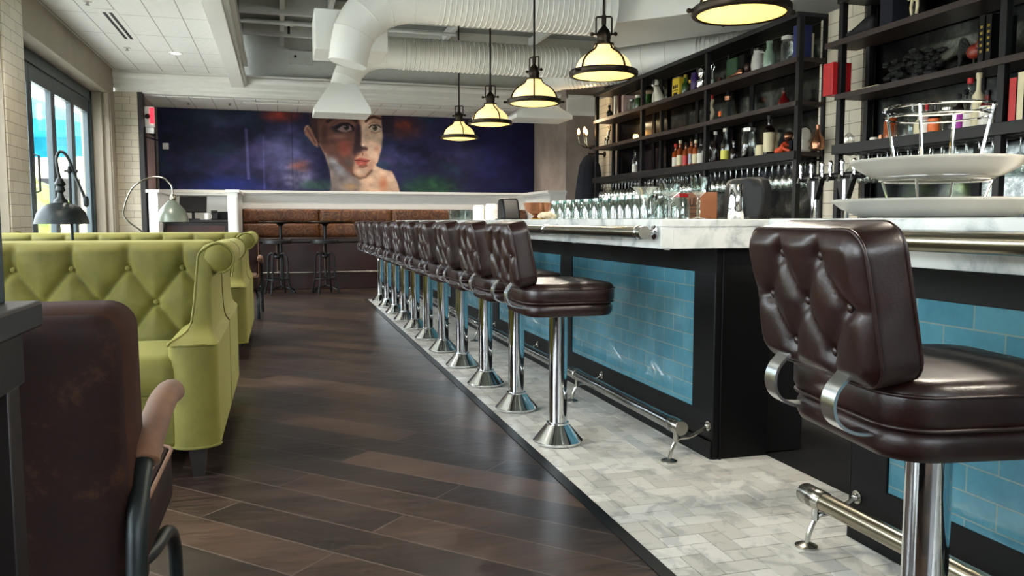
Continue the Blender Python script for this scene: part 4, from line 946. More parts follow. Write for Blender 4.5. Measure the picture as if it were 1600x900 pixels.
def backbar(y0,y1,lb):
    t=thing('back_counter',lb,'counter',(3.9,y0,0)); L=y1-y0
    B(((-.26,0,.08),(.32,L,.90))).obj('cabinet_body','black_paint',t)
    n=max(1,int(L/.7))
    for k in range(n):
        d_=B(((-.278,k*L/n+.01,.12),(-.26,(k+1)*L/n-.01,.88))).obj('cabinet_door','black_metal',t,bev=.002); B(((-.292,(k+1)*L/n-.06,.55),(-.278,(k+1)*L/n-.045,.72))).obj('handle','steel',d_)
    B(((-.30,-.02,.90),(.33,L+.02,.94))).obj('counter_top','steel',t,bev=.003)
backbar(5.3,9.8,'dark back counter with metal top under the long shelving unit')
backbar(1.2,5.2,'dark back counter with metal top under the near shelving unit')
def ypx(px,X): return X/math.tan(math.atan((px-800)/1250)+YAW)
def zup(h): return h
PR={ # profiles: (radius factor, height factor)
 'wine':[(.93,0),(1,.02),(1,.55),(.9,.63),(.42,.72),(.36,.78),(.36,.97),(.42,.975),(.42,1)],
 'spirit':[(.95,0),(1,.02),(1,.66),(.85,.73),(.36,.80),(.33,.93),(.38,.94),(.38,1)],
 'squat':[(.9,0),(1,.05),(1,.5),(.8,.65),(.35,.74),(.33,.95),(.4,1)],
 'jar':[(.9,0),(1,.03),(1,.78),(.85,.86),(.85,1)],
 'sauce':[(.95,0),(1,.03),(1,.6),(.7,.72),(.38,.78),(.36,.9),(.36,1)],
 'milk':[(.95,0),(1,.03),(1,.5),(.55,.72),(.5,.9),(.58,.92),(.58,1)],
 'round':[(.4,0),(.9,.08),(1,.3),(.8,.52),(.35,.68),(.3,.9),(.36,1)],
}
def bottle(name,label,cat,px,X,z,h,r,prof,mat,cap=None,lb=None,lbz=(.15,.5),group=None,sq=False,y=None):
    Y=ypx(px,X) if y is None else y
    t=thing(name,label,cat,(X,Y,z+.0005),0,group)
    p=[(a*r,b*h) for a,b in PR[prof]]; n=4 if sq else 20
    b=MB().lathe(p,n); 
    if sq: b.bent(Matrix.Rotation(PI/4,4,'Z')@Matrix.Diagonal((1.25,1.25,1,1)))
    b.obj('bottle_body' if 'bottle' in cat else 'body',mat,t,bev=.003 if sq else 0)
    if cap:
        rr=p[-1][0]*1.12+.001; MB().lathe([(rr,h-.012),(rr,h+.018),(rr*.9,h+.02)],14).obj('cap',cap,t)
    if lb:
        rl=(r*1.25*.7071*1.0 if sq else r)
        if sq: B(((-rl*1.02-.0005,-rl*.8,h*lbz[0]),(-rl*1.0+.0003,rl*.8,h*lbz[1]))).obj('label',lb,t)
        else:
            v=MB(); v.lathe([(r*1.012,h*lbz[0]),(r*1.012,h*lbz[1])],20,cap=False); v.obj('label',lb,t)
    return t
Z1,Z2,Z3=SZ[0],SZ[1],SZ[2]; XS=4.06
# --- long unit, lowest shelf
bottle('spirit_bottle','small clear bottle with white label standing alone near the far end of the lowest shelf','bottle',990,XS,Z1,.27,.033,'wine','glass','black_metal','white_label',(.1,.4))
for px,m_,l_,c_,s_ in ((1053,'amber_liquid','white_label','red','amber bottle with a red cap, leftmost of the whiskey bottles'),(1060,'amber_liquid','cream','cream','tall amber bottle with cream stopper, second of the whiskey bottles'),(1069,'amber_liquid','red','bronze','reddish amber bottle, third of the whiskey bottles'),(1077,'amber_liquid','dark_liquid','bronze','dark-labelled amber bottle, fourth of the whiskey bottles'),(1084,'amber_liquid','cream','cream','amber bottle with wide cream label, fifth of the whiskey bottles'),(1092,'jar_glass','white_label','black_metal','clear bottle at the right end of the whiskey bottles')):
    bottle('whiskey_bottle',s_+' on the lowest shelf','bottle',px,XS,Z1,.27+random.uniform(-.03,.03),.036,'spirit',m_,c_,l_,(.12,.5),'whiskey bottles on the lowest shelf')
bottle('glass_stopper_bottle','small clear bottle just right of the post on the lowest long shelf','bottle',1107,XS,Z1,.17,.035,'round','jar_glass','steel')
bottle('wine_bottle','slim dark wine bottle with pale cap on the lowest long shelf','bottle',1114,XS,Z1,.29,.034,'wine','dark_liquid','white_label')
bottle('spirit_bottle','clear bottle with a yellow-green label on the lowest long shelf','bottle',1129,XS,Z1,.30,.040,'wine','jar_glass','white_label','yellow_label',(.1,.38))
bottle('spirit_bottle','small dark bottle between the yellow-labelled bottle and the big jar','bottle',1143,XS,Z1,.17,.035,'squat','dark_liquid','steel')
bottle('storage_jar','big clear lidded glass jar in the middle of the lowest long shelf','jar',1165,XS,Z1,.26,.062,'jar','jar_glass','steel')
bottle('pillar_candle','short cream candle beside the big dark bottle on the lowest shelf','candle',1184,XS,Z1,.11,.045,'jar','cream')
bottle('wine_bottle','large dark bottle with a tall cream label on the lowest long shelf','bottle',1197,XS,Z1,.33,.048,'spirit','dark_liquid','black_metal','cream',(.12,.62))
t=thing('wooden_figure','reddish orange toy figure leaning back on the lowest long shelf','figurine',(XS,ypx(1222,XS),Z1+.012),math.radians(0))
MB().tube(smooth_path([(0,.11,.02),(0,.05,.035),(0,-.02,.08)],5),[.03]*10+[.022],12).obj('figure_body','orange',t,smooth=180); MB().ball((0,-.045,.135),.042).obj('figure_head','copper',t,smooth=180)
MB().tube([(-.03,-.0,.07),(-.05,-.06,.03),(-.03,-.11,.01)],.012,8).obj('figure_arm','orange',t)
t=thing('bust','small pale sculpted bust at the near end of the lowest long shelf','bust',(XS,ypx(1252,XS)+.0,Z1))
MB().lathe([(.04,0),(.05,.01),(.03,.03),(.045,.06),(.03,.09)],16).obj('bust_base','skin_white',t); MB().ball((0,0,.135),.055,14,(.85,.8,1.1)).obj('bust_head','skin_white',t,smooth=180); MB().ball((-.045,0,.13),.012).obj('nose','skin_white',t)
bottle('glass_decanter','amber glass decanter at the end of the lowest long shelf beside the bust','decanter',1272,4.085,Z1,.20,.055,'round','copper')
single('blue_plate',MB().lathe([(.09,-.006),(.10,0),(.09,.004),(.02,.003)],28,(0,0,0),'x'),'navy_cloth','dark blue plate leaning on the mirror above the toy figure','plate',(4.19,ypx(1222,4.19),Z1+.105))
# --- long unit, middle shelf
t=thing('squiggle_bottle','tall cream squiggle-shaped bottle beside the post on the middle long shelf','bottle',(4.03,ypx(1106,4.03)-.02,Z2+.001))
MB().tube([(0,.018*math.sin(k*.9),k*.018) for k in range(13)],[.022-.001*k*.6 for k in range(13)],10).obj('bottle_body','cream',t,smooth=180); MB().lathe([(.011,.215),(.013,.25),(.008,.26)],10).obj('cap','red',t)
t=thing('decanter','clear fluted decanter with a dark stopper on the middle long shelf','decanter',(XS,ypx(1132,XS),Z2+.001))
MB().lathe([(.06,0),(.078,.01),(.085,.05),(.065,.11),(.03,.15),(.024,.17)],9).obj('decanter_body','jar_glass',t,smooth=20); MB().lathe([(.02,.17),(.032,.18),(.034,.215),(.02,.225)],12).obj('stopper','copper',t); B(((-.087,-.02,.03),(-.078,.02,.075))).obj('label','orange_label',t)
bottle('round_flask','small dark red round flask on the middle long shelf','flask',1218,4.1,Z2,.15,.05,'round','red_liquid','black_metal')
bottle('glow_lamp','tiny amber night lamp near the far end of the middle long shelf','lamp',991,XS,Z2,.07,.03,'jar','bulb_glass')  # glowing jar added in place of the candle sconce's reflection
t=thing('fawn_figurine','small bronze fawn figurine at the far end of the middle long shelf','figurine',(4.03,ypx(946,4.03)-.02,Z2+.001))
MB().ball((0,0,.10),.05,12,(.6,1,.7)).obj('fawn_body','bronze_steel',t,smooth=180)
for dx,dy in ((-.02,-.03),(.02,-.03),(-.02,.03),(.02,.03)): MB().tube([(dx,dy,.08),(dx,dy,.0)],.007,6).obj('leg','bronze_steel',t)
MB().tube([(0,-.035,.12),(0,-.055,.17),(0,-.06,.19)],.014,8).obj('neck','bronze_steel',t); q=MB(); q.ball((0,-.075,.20),.02,10,(.8,1.4,.8)); q.tube([(.01,-.06,.215),(.018,-.055,.25)],.005,6); q.tube([(-.01,-.06,.215),(-.018,-.055,.25)],.005,6); q.obj('head','bronze_steel',t)
# --- long unit, top shelf with things
def book(px,X,z,w,dp,h,mat,label,tilt=0,group=None,y=None,page='cream'):
    Y=ypx(px,X) if y is None else y
    t=thing('book',label,'book',(X,Y,z+.001),tilt,group)
    q=MB(); q.box((-.003,-w/2,0),(dp,-w/2+.003,h)).box((-.003,w/2-.003,0),(dp,w/2,h)).box((-.003,-w/2,0),(0,w/2,h)); q.obj('cover',mat,t)
    B(((0.0005,-w/2+.0035,.004),(dp-.005,w/2-.0035,h-.004))).obj('pages',page,t); return t
gb_='books at the far end of the top long shelf'
bottle('picture_frame','small grey-green bottle at the far end of the top long shelf','bottle',950,XS,Z3,.16,.04,'squat','patina','black_metal')
book(957.5,4.0,Z3,.035,.17,.25,'white_label','thin white-edged book, leftmost of the three on the top long shelf',group=gb_)
book(963,4.0,Z3,.05,.17,.24,'red_wood','brown book between two pale ones on the top long shelf',group=gb_)
book(970,4.0,Z3,.05,.17,.22,'pink_panel','greyish book, rightmost of the three on the top long shelf',group=gb_)
def mug_jar(label,cat,loc,h,r,body='jar_glass',lid=None,handle=True,group=None,rim=None):
    t=thing('glass_jar',label,cat,loc,random.uniform(2.6,3.6) if handle else 0,group)
    MB().lathe([(r*.85,0),(r,.006),(r,h*.74),(r*.82,h*.84),(r*.82,h),(r*.76,h),(r*.76,h*.84),(r*.94,h*.72),(r*.94,.012),(.001,.010)],20,cap=False).obj('jar_body',body,t)
    if rim:
        MB().lathe([(r*.82,h*.86),(r*.86,h*.87),(r*.86,h*.99),(r*.78,h)],20,cap=False).obj('jar_rim',rim,t)
    if handle: MB().tube(smooth_path([(r*.95,0,h*.68),(r*1.5,0,h*.66),(r*1.6,0,h*.42),(r*1.4,0,h*.24),(r*.95,0,h*.22)],4),.006,8).obj('handle',body,t)
    if lid: MB().lathe([(r*.87,h*.88),(r*.88,h+.004),(.001,h+.006)],20).obj('lid',lid,t)
    return t
mug_jar('clear handled jar left of the green-capped jar on the top long shelf','jar',(XS,ypx(984,XS),Z3+.001),.15,.04,lid='steel')
bottle('green_jar','green jar with a white cap beside the far post on the top long shelf','jar',994,XS,Z3,.16,.036,'jar','green_bottle','white_label')
bottle('green_bottle','short dark green bottle right of the far post on the top long shelf','bottle',1010,4.12,Z3,.17,.045,'jar','green_bottle')
t=thing('dog_figurine','seated white dog figurine with dark ear and black collar on the top shelf','figurine',(4.02,ypx(1024,4.02),Z3+.001))
q=MB()
q.loft([[( .05*sx_*math.cos(a),y_+ry*math.sin(a)*1.0,z_) for a in [2*PI*k/16 for k in range(16)]] for (y_,z_,sx_,ry) in ((-.04,.0,.8,.085),(-.04,.03,1.05,.085),(-.025,.08,.95,.062),(.005,.13,.8,.042),(.028,.17,.66,.030),(.040,.205,.58,.026))])
q.obj('dog_body','skin_white',t,smooth=180)
h_=MB(); h_.ball((0,.055,.232),.043,14,(.85,1.05,.9)); h_.ball((0,.105,.218),.025,12,(.8,1.5,.75)); h_.obj('dog_head','skin_white',t,smooth=180)
MB().ball((-.034,.040,.236),.026,10,(.45,1,1.2)).obj('ear','black_metal',t,smooth=180); MB().ball((.026,.038,.235),.02,10,(.5,.9,1.2)).obj('ear','black_metal',t,smooth=180); MB().ball((0,.142,.218),.010).obj('nose','black_metal',t)
MB().tube([(.026*math.cos(2*PI*k/16),.036+.032*math.sin(2*PI*k/16),.193) for k in range(16)],.005,6,closed=True).obj('collar','black_metal',t)
for dx in (-.025,.025): MB().tube([(dx,.04,.13),(dx,.06,.06),(dx,.065,.005)],.015,8).obj('front_leg','skin_white',t,smooth=180); MB().ball((dx,.075,.012),.016,8,(.9,1.4,.7)).obj('paw','skin_white',t,smooth=180)
bottle('clear_bottle','small clear bottle behind the white dog figurine','bottle',1034,4.16,Z3,.20,.035,'squat','jar_glass','steel')
t=thing('yellow_tin','square yellow tin with dark lettering on the top long shelf','tin',(4.02,ypx(1051,4.02),Z3+.001))
B(((0,-.075,0),(.10,.075,.205))).obj('tin_body','yellow',t,bev=.006); B(((.0,-.072,.205),(.1,.072,.215))).obj('tin_lid','steel',t,bev=.003)
q=MB(); q.box((-.002,-.055,.075),(0,.055,.083)).box((-.002,-.05,.10),(0,-.02,.135)).box((-.002,-.01,.10),(0,.015,.135)).box((-.002,.025,.10),(0,.05,.135)).box((-.002,-.04,.03),(0,.04,.055)); q.obj('printed_lettering','black_paint',t)
bottle('green_bottle','dark green bottle just right of the yellow tin','bottle',1066,XS,Z3,.2,.036,'wine','green_bottle','gold')
bottle('green_bottle','small dark bottle between the yellow tin and the purple can','bottle',1073,XS,Z3,.13,.03,'sauce','dark_liquid','yellow')
bottle('purple_can','dark purple canister on the top long shelf','canister',1081,XS,Z3,.2,.045,'jar','purple_can')
t=thing('chrome_shaker','round-bellied chrome shaker beside the purple canister','shaker',(4.0,ypx(1092,4.0),Z3+.001)); MB().lathe([(.03,0),(.04,.005),(.055,.04),(.055,.08),(.028,.105),(.035,.12),(.045,.15),(.04,.19),(.02,.21)],24).obj('shaker_body','chrome',t)
t=thing('corkscrew','chrome lever corkscrew with a round head at the middle post of the top shelf','corkscrew',(3.98,ypx(1108,3.98),Z3+.001)); q=MB(); q.lathe([(.022,0),(.022,.05),(.01,.06),(.01,.13)],12); q.tube([(0,.03*math.cos(2*PI*k/20),.165+.03*math.sin(2*PI*k/20)) for k in range(20)],.006,8,closed=True); q.obj('corkscrew_body','chrome',t)
bottle('egg_cup','small brownish cup right of the corkscrew on the top long shelf','cup',1119,4.05,Z3,.07,.022,'jar','copper')
single('green_tin_box',B(((0,-.09,0),(.08,.09,.23))),'green_tin','tall dark green tin box on the top long shelf','tin',(4.10,ypx(1136,4.10),Z3+.001),bev=.008)
single('black_tin_box',B(((0,-.05,0),(.08,.05,.24))),'black_paint','tall black tin right of the dark green tin box','tin',(4.12,ypx(1151,4.12),Z3+.001),bev=.008)
t=thing('wooden_shoe','tan leather shoe lying in front of the green tin box','shoe',(4.0,ypx(1143,4.0),Z3+.001))
MB().loft([[(x_*.035*math.cos(a),y_,.006+abs(h_)*(.5+.5*math.sin(a))) for a in [2*PI*k/12 for k in range(12)]] for (y_,x_,h_) in ((.12,.5,.02),(.09,1,.035),(.02,.9,.04),(-.05,.85,.06),(-.09,.8,.075),(-.115,.5,.07))]).obj('shoe_body','copper',t,smooth=180)
B(((-.035,-.115,0),(.035,.12,.006))).obj('sole','dark_wood',t)
t=thing('small_bust','small brown carved head beside the shoe on the top long shelf','bust',(4.0,ypx(1161,4.0),Z3+.001)); MB().lathe([(.03,0),(.035,.01),(.02,.03)],14).obj('bust_base','dark_wood',t); MB().ball((0,0,.065),.036,12,(.85,.85,1.1)).obj('bust_head','red_wood',t,smooth=180)
t=thing('white_jug','greyish white enamel jug with a chrome lid on the top long shelf','jug',(4.02,ypx(1177,4.02),Z3+.001)); MB().lathe([(.045,0),(.055,.01),(.062,.06),(.055,.12),(.04,.165),(.042,.18)],20).obj('jug_body','enamel',t); MB().lathe([(.045,.18),(.04,.20),(.01,.21)],16).obj('jug_lid','chrome',t); MB().tube(smooth_path([(-.0,-.04,.16),(0,-.09,.15),(0,-.095,.09),(0,-.055,.05)],4),.006,8).obj('handle','enamel',t)
bottle('milk_bottle','pale green glass milk bottle beside the enamel jug','bottle',1194,4.02,Z3,.23,.05,'milk','pale_green_glass')
bottle('clear_bottle','small clear bottle right of the pale green milk bottle','bottle',1205,4.1,Z3,.12,.03,'squat','jar_glass')
bottle('storage_jar','clear glass jar left of the blue box on the top long shelf','jar',1222,4.0,Z3,.19,.055,'jar','jar_glass','enamel')
single('blue_box',B(((0,-.04,0),(.12,.04,.27))),'blue','tall blue box beside the near post of the top long shelf','box',(4.0,ypx(1239,4.0)+.04,Z3+.001),bev=.003)
single('white_candle_box',B(((0,-.02,0),(.05,.02,.22))),'cream','slim cream box at the near end of the top long shelf','box',(4.12,5.68,Z3+.001),bev=.003)
single('dark_bundle',MB().ball((0,0,.05),.07,12,(1,1.6,.7)),'navy_cloth','dark blue bundle lying on top of the far end of the long shelving','bundle',(4.03,9.5,2.69),smooth=180)
# --- near unit
U1,U2,U3=1.61,1.98,2.37
q=bottle('wine_glass_upside','upturned clear wine glass at the far end of the lowest near shelf','wine glass',1320,4.0,U1,.01,.03,'jar','glass')
for ch in list(q.children): bpy.data.objects.remove(ch)
MB().lathe([(.032,0),(.04,.03),(.038,.06),(.012,.085),(.004,.095),(.004,.165),(.03,.172),(.034,.174)],20,cap=False).obj('glass_bowl','glass',q)
bottle('tea_light','small white candle cup on the lowest near shelf','candle',1359,4.0,U1,.03,.03,'jar','white_label')
bottle('tea_light','small amber candle cup left of the amber goblet on the lowest near shelf','candle',1370,4.0,U1,.04,.022,'jar','copper')
bottle('amber_goblet','amber cut-glass cup on the lowest near shelf','cup',1384,4.0,U1,.15,.045,'jar','amber_liquid')
bottle('glass_tumbler','square clear glass tumbler right of the amber cup','tumbler',1400,3.99,U1,.10,.045,'jar','jar_glass')
bottle('glass_carafe','clear glass carafe standing behind the blue-capped bottle','carafe',1418,4.1,U1,.24,.045,'squat','jar_glass')
bottle('mustard_bottle','small bottle with navy cap and cream label on the near shelf','bottle',1428,4.0,U1,.13,.034,'sauce','cream','blue',None)
bottle('sauce_bottle','pale pink sauce bottle with a red cap on the near shelf','bottle',1438.5,4.0,U1,.17,.027,'sauce','pink_panel','red','white_label',(.05,.55))
bottle('sauce_bottle','dark sauce bottle with an orange label and black cap on the near shelf','bottle',1450,4.0,U1,.19,.034,'sauce','dark_liquid','black_metal','orange_label',(.08,.5))
bottle('storage_jar','clear jar with steel lid between the orange and purple labels on the near shelf','jar',1472,4.06,U1,.14,.05,'jar','jar_glass','steel')
bottle('sauce_bottle','dark bottle with a purple label on the near shelf','bottle',1488,4.0,U1,.20,.032,'sauce','dark_liquid','black_metal','purple_label',(.05,.5))
bottle('spirit_bottle','dark bottle behind the purple-labelled one on the near shelf','bottle',1498,4.15,U1,.25,.036,'spirit','dark_liquid','black_metal')
bottle('spirit_bottle','clear bottle with a large red cap on the near shelf','bottle',1504,4.04,U1,.29,.042,'spirit','jar_glass','red','white_label',(.05,.35))
bottle('wine_bottle','tall cream-coloured bottle beside the red-capped bottle on the near shelf','bottle',1517,4.03,U1,.31,.036,'wine','cream','cream')
bottle('bitters_bottle','red bottle with big white label and black top beside the near post','bottle',1531,3.99,U1,.19,.042,'sauce','red_liquid','black_metal','white_label',(.05,.62))
gn_='books at the right edge of the lowest near shelf'
book(0,3.96,U1,.05,.2,.245,'red','red book beside the post at the right edge of the near shelf',y=3.60,group=gn_)
book(0,3.96,U1,.045,.2,.27,'cream','cream book between the red and the blue book at the right edge',y=3.55,group=gn_)
book(0,3.955,U1,.03,.24,.27,'blue','large blue book seen side-on at the right edge of the near shelf',y=3.505,group=gn_)
single('wicker_basket',MB().lathe([(.06,0),(.075,.02),(.08,.10)],20),'copper','small brown wicker basket in front of the large blue book','basket',(4.02,3.39,U1+.001))
t=thing('red_box','bright red upright box at the far end of the middle near shelf','box',(3.96,ypx(1300,3.96)+.035,U2+.001)); B(((-.06,-.055,0),(.10,.055,.235))).obj('box_body','red',t,bev=.003); B(((-.0605,-.03,.03),(-.059,-.028,.2))).obj('box_seam','dark_wood',t)
single('cream_flat_book',B(((0,-.14,0),(.17,.12,.02))),'cream','flat cream book lying beside the red box','book',(3.99,ypx(1340,3.99),U2+.001),bev=.003)
def plant(loc,label,s):
    t=thing('dark_plant',label,'plant',loc); B(((-.03,-.03,0),(.03,.03,.05))).obj('pot','mat_black',t,bev=.01)
    q=MB()
    rnd=random.Random(int(loc[1]*100))
    for k in range(26):
        a=rnd.random()*2*PI; r=rnd.random()*.07*s; h=.05+rnd.random()*.13*s; c=Vector((r*math.cos(a),r*1.4*math.sin(a),h)); q.ball(tuple(c),.018+.02*rnd.random(),6,(1,1.2,.6))
    q.obj('leaves','dark_plant',t)
for px,s,l in ((1392,1.0,'dark leafy bunch nearest the red box on the middle near shelf'),(1422,1.1,'dark leafy bunch, middle one on the near shelf'),(1442,1.0,'dark leafy bunch nearest the rooster on the middle near shelf')): plant((4.06,ypx(px,4.06),U2+.001),l,s)
t=thing('rooster_figurine','brown and red rooster figurine beside the black books','figurine',(4.02,ypx(1508,4.02),U2+.001))
MB().lathe([(.03,0),(.035,.008),(.01,.015),(.01,.05)],12).obj('stand','bronze',t); q=MB(); q.ball((0,0,.09),.05,12,(.7,1.1,.9)); q.tube(smooth_path([(0,-.03,.10),(0,-.055,.15),(0,-.06,.18)],4),[.028]*4+[.022]*4+[.016],10); q.ball((0,-.065,.195),.02); q.obj('rooster_body','rooster',t,smooth=180)
q=MB()
for k in range(5): q.tube(smooth_path([(0,.035,.11),(.0,.07+.01*k,.17-.02*k),(.0,.10,.18-.03*k),(0,.115,.14-.03*k)],3),.009,6)
q.obj('tail','dark_plant',t); MB().ball((0,-.065,.218),.012,8,(.5,1.3,1)).obj('comb','red',t)
for k,(y,l) in enumerate(((3.84,'black book with gold lettering, the left of two beside the near post'),(3.79,'black book, the right of two beside the near post'))):
    b=book(0,3.97,U2,.042,.18,.27,'black_paint',l,y=y,group='black books on the middle near shelf')
    q=MB(); 
    for j in range(5): q.box((-.0045,-.008,.06+.035*j),(-.0031,.008,.075+.035*j))
    q.obj('spine_lettering','gold',b)
single('black_hat',MB().lathe([(.10,0),(.10,.006),(.062,.012),(.055,.07),(.04,.085)],24),'mat_black','round black hat right of the near post on the middle near shelf','hat',(4.06,3.46,U2+.001))
bottle('pillar_candle','tall cream candle at the right edge of the middle near shelf','candle',0,4.0,U2,.22,.045,'jar','cream',y=3.32)
t=thing('black_shoe','black shoe at the far end of the upper near shelf','shoe',(4.02,ypx(1335,4.02),U3+.001)); MB().loft([[(x_*.05*math.cos(a),y_,.004+h_*(.5+.5*math.sin(a))) for a in [2*PI*k/12 for k in range(12)]] for (y_,x_,h_) in ((.15,.4,.03),(.12,1,.05),(.04,.9,.08),(-.05,.9,.12),(-.10,.7,.13),(-.12,.3,.10))]).obj('shoe_body','mat_black',t,smooth=180); B(((-.045,-.12,-.0),(.045,.15,.004))).obj('sole','black_metal',t)
single('navy_box',B(((0,-.06,0),(.12,.06,.26))),'navy_cloth','dark navy box beside the black shoe on the upper near shelf','box',(4.0,ypx(1370,4.0),U3+.001),bev=.004)
t=thing('wooden_mannequin','jointed wooden artist figure on the upper near shelf','figurine',(4.0,ypx(1413,4.0),U3+.001)); MB().lathe([(.035,0),(.035,.02),(.008,.025),(.006,.10)],14).obj('stand','dark_wood',t)
q=MB(); q.ball((0,0,.15),.028,10,(.8,1,1.3)); q.ball((0,0,.205),.034,10,(.7,1,1.1)); q.ball((0,0,.262),.02,10,(1,1,1.3)); q.tube([(0,-.02,.13),(0,-.025,.08),(0,-.02,.03)],.010,8); q.tube([(0,.02,.13),(0,.03,.08),(0,.02,.03)],.010,8); q.tube([(0,.035,.22),(0,.06,.17),(0,.05,.13)],.008,8); q.tube([(0,-.035,.22),(0,-.06,.17),(0,-.05,.13)],.008,8); q.obj('figure_body','cream',t,smooth=180)
# --- hanging stemware
def stem(label,group):
    t=thing('hanging_wine_glass',label,'wine glass',(0,0,0),0,group)
    MB().lathe([(.034,0),(.033,-.002),(.005,-.006),(.0035,-.012),(.0035,-.085),(.008,-.092),(.028,-.11),(.038,-.14),(.036,-.185),(.031,-.205)],14,cap=False).obj('glass_body','stem_glass',t,smooth=180)
    return t
sg_=None
def bay(y):
    return 'far' if y>8.4 else 'middle' if y>6.975 else 'near' if y>5.5 else 'left' if y>3.67 else 'right'
for (a,b,g,l) in ((5.66,9.7,'stemware hanging under the long shelving','clear wine glass hanging upside down under the lowest long shelf, among a row of its like'),(2.45,4.98,'stemware hanging under the near shelving','clear wine glass hanging upside down under the lowest near shelf, among a row of its like')):
    n=int((b-a)/.092)
    for k in range(n+1):
        for x in (4.005,4.135):
            y=a+k*(b-a)/n+(.02 if x>4.1 else 0)
            if any(abs(y-p)<.05 for p in (6.975,8.40,3.67)): continue
            w_=('front','back')[x>4.1]; u_=('long','near')[y<5.2]
            l='wine glass hanging in the %s row, %s bay, under the %s shelving unit'%(w_,bay(y),u_); g='stemware hanging in the %s row of the %s bay, %s unit'%(w_,bay(y),u_)
            if sg_ is None: sg_=stem(l,g); sg_.location=(x,y,1.539)
            else: dup(sg_,(x,y,1.539),0,l,g)
# tap towers
def taps(px,X,lb):
    t=thing('beer_tap_tower',lb,'beer tap',(X,ypx(px,X),.941),0,'beer tap towers')
    MB().lathe([(.05,0),(.055,.01),(.035,.03),(.026,.05),(.026,.40)],20).obj('tower_column','chrome',t)
    MB().tube([(0,-.17,.425),(0,.17,.425)],.026,14).obj('tap_bar','black_metal',t)
    MB().prism([(-.085,.41),(.085,.41),(.03,.27),(-.03,.27)],'x',-.02,.02).obj('tower_bracket','black_metal',t)
    for k in range(3):
        y=-.12+.12*k; q=MB(); q.lathe([(.012,.425),(.010,.455),(.014,.46),(.012,.50),(.016,.52),(.008,.535)],12,(-.035,y,0)); q.tube([(0,y,.425),(-.05,y,.425),(-.06,y,.39)],.009,8); q.obj('tap_handle','chrome',t)
taps(1270,3.70,'chrome beer tap tower beneath the far end of the near shelving, the left one')
taps(1318,3.70,'chrome beer tap tower in front of the tiled column, the right one')

# ================================================================ THINGS ON THE LONG BAR
CT=1.0675
src=None
for r_ in range(2):
    for k in range(7):
        y=8.75+.095*k; x=1.95+.10*r_
        w_=('front','back')[r_]; g='clear tumblers at the far end of the long bar, %s row'%w_; l='clear glass tumbler in the %s row of tumblers at the far end of the bar'%w_
        if src is None:
            src=thing('glass_tumbler',l,'tumbler',(x,y,CT),0,g); MB().lathe([(.034,0),(.036,.003),(.042,.115),(.039,.115),(.033,.012),(.001,.012)],12,cap=False).obj('tumbler_body','jar_glass',src,smooth=25)
        else: dup(src,(x,y,CT),0,l,g)
for nm,(px,x) in enumerate(((748,1.95),(768,1.9))):
    t=thing('paper_cup_stack','stack of upturned white cups on the long bar, the %s one'%('left','right')[nm],'cups',(x,ypx(px,x),CT),0,'cup stacks')
    for k in range(5): MB().lathe([(.058,.0+.022*k),(.060,.004+.022*k),(.052,.055+.022*k),(.045,.062+.022*k)],22).obj('cup','ceramic',t)
t=thing('card_reader','dark slanted till back standing beside the white cup stacks','till',(1.98,ypx(795,1.98),CT))
MB().prism([(-.11,0),(.13,0),(.06,.16),(.03,.195),(-.06,.20),(-.10,.17)],'x',-.08,.08).bent(Matrix.Rotation(PI,4,'Z')).obj('till_body','black_paint',t,bev=.02); B(((-.10,-.1,0),(.1,.1,.012))).obj('till_foot','black_metal',t)
t=thing('punch_bowl','copper punch bowl with a round foot on the long bar','bowl',(1.9,ypx(840,1.9),CT))
MB().lathe([(.055,.0),(.058,.008),(.035,.022),(.03,.03),(.07,.045),(.10,.075),(.112,.125),(.116,.13),(.108,.127),(.094,.078),(.06,.052),(.001,.045)],32,cap=False).obj('bowl','copper',t,smooth=60); MB().lathe([(.058,0),(.06,.004),(.058,.01)],28).obj('foot_ring','gold',t)
q=MB(); rnd=random.Random(3)
for k in range(14): q.ball((rnd.uniform(-.035,.035),rnd.uniform(-.07,.07),.018+rnd.uniform(0,.02)),.022,8,(1,1.2,.8))
single('bar_towel',q,'towel','crumpled beige bar towel between the copper bowl and the jars','towel',(1.72,ypx(855,1.72),CT),smooth=180)
G2='glass jars in front of the far post on the long bar'
k=0
for (px0,px1,n,g,l) in ((869,950,7,'left block','teal-rimmed glass jar in the %s row of the left block of jars on the bar'),(964,1012,5,'right block','teal-rimmed glass jar in the %s row of the right block, beside the martini glass')):
    sj=None; l0,g0=l,g
    for r_,x in enumerate((1.80,1.97)):
        l=l0%('front','back')[r_]; g=g0+' of glass jars, %s row'%('front','back')[r_]
        ya,yb=ypx(px1,x),ypx(px0,x)
        for i in range(n):
            y=ya+(yb-ya)*i/(n-1)
            if n*.088>(yb-ya) : pass
            if sj is None: sj=mug_jar(l,'jar',(x,y,CT),.125,.040,handle=False,rim='teal_rim',group=g)
            else: dup(sj,(x,y,CT),0,l,g)
mug_jar('clear handled jar mug right behind the martini glass','jar',(2.13,ypx(1020,2.13),CT),.11,.042,handle=True,lid=None)
mug_jar('clear handled jar mug with a glass rim in front of the cardboard box','jar',(1.95,ypx(1036,1.95),CT),.125,.042,handle=True)
mug_jar('clear handled jar with a red lid in front of the cardboard box','jar',(1.95,ypx(1062,1.95),CT),.125,.046,lid='red_liquid')
mug_jar('clear handled jar mug between the martini glass and the coupe','jar',(2.08,ypx(1047,2.08),CT),.12,.042,handle=True)
t=thing('martini_glass','clear martini glass on the long bar in front of the jars','martini glass',(1.72,ypx(1006,1.72),CT))
MB().lathe([(.038,0),(.038,.003),(.006,.008),(.008,.03),(.006,.045),(.009,.06),(.005,.085),(.062,.157),(.060,.157),(.004,.090)],24,cap=False).obj('glass_body','jar_glass',t)
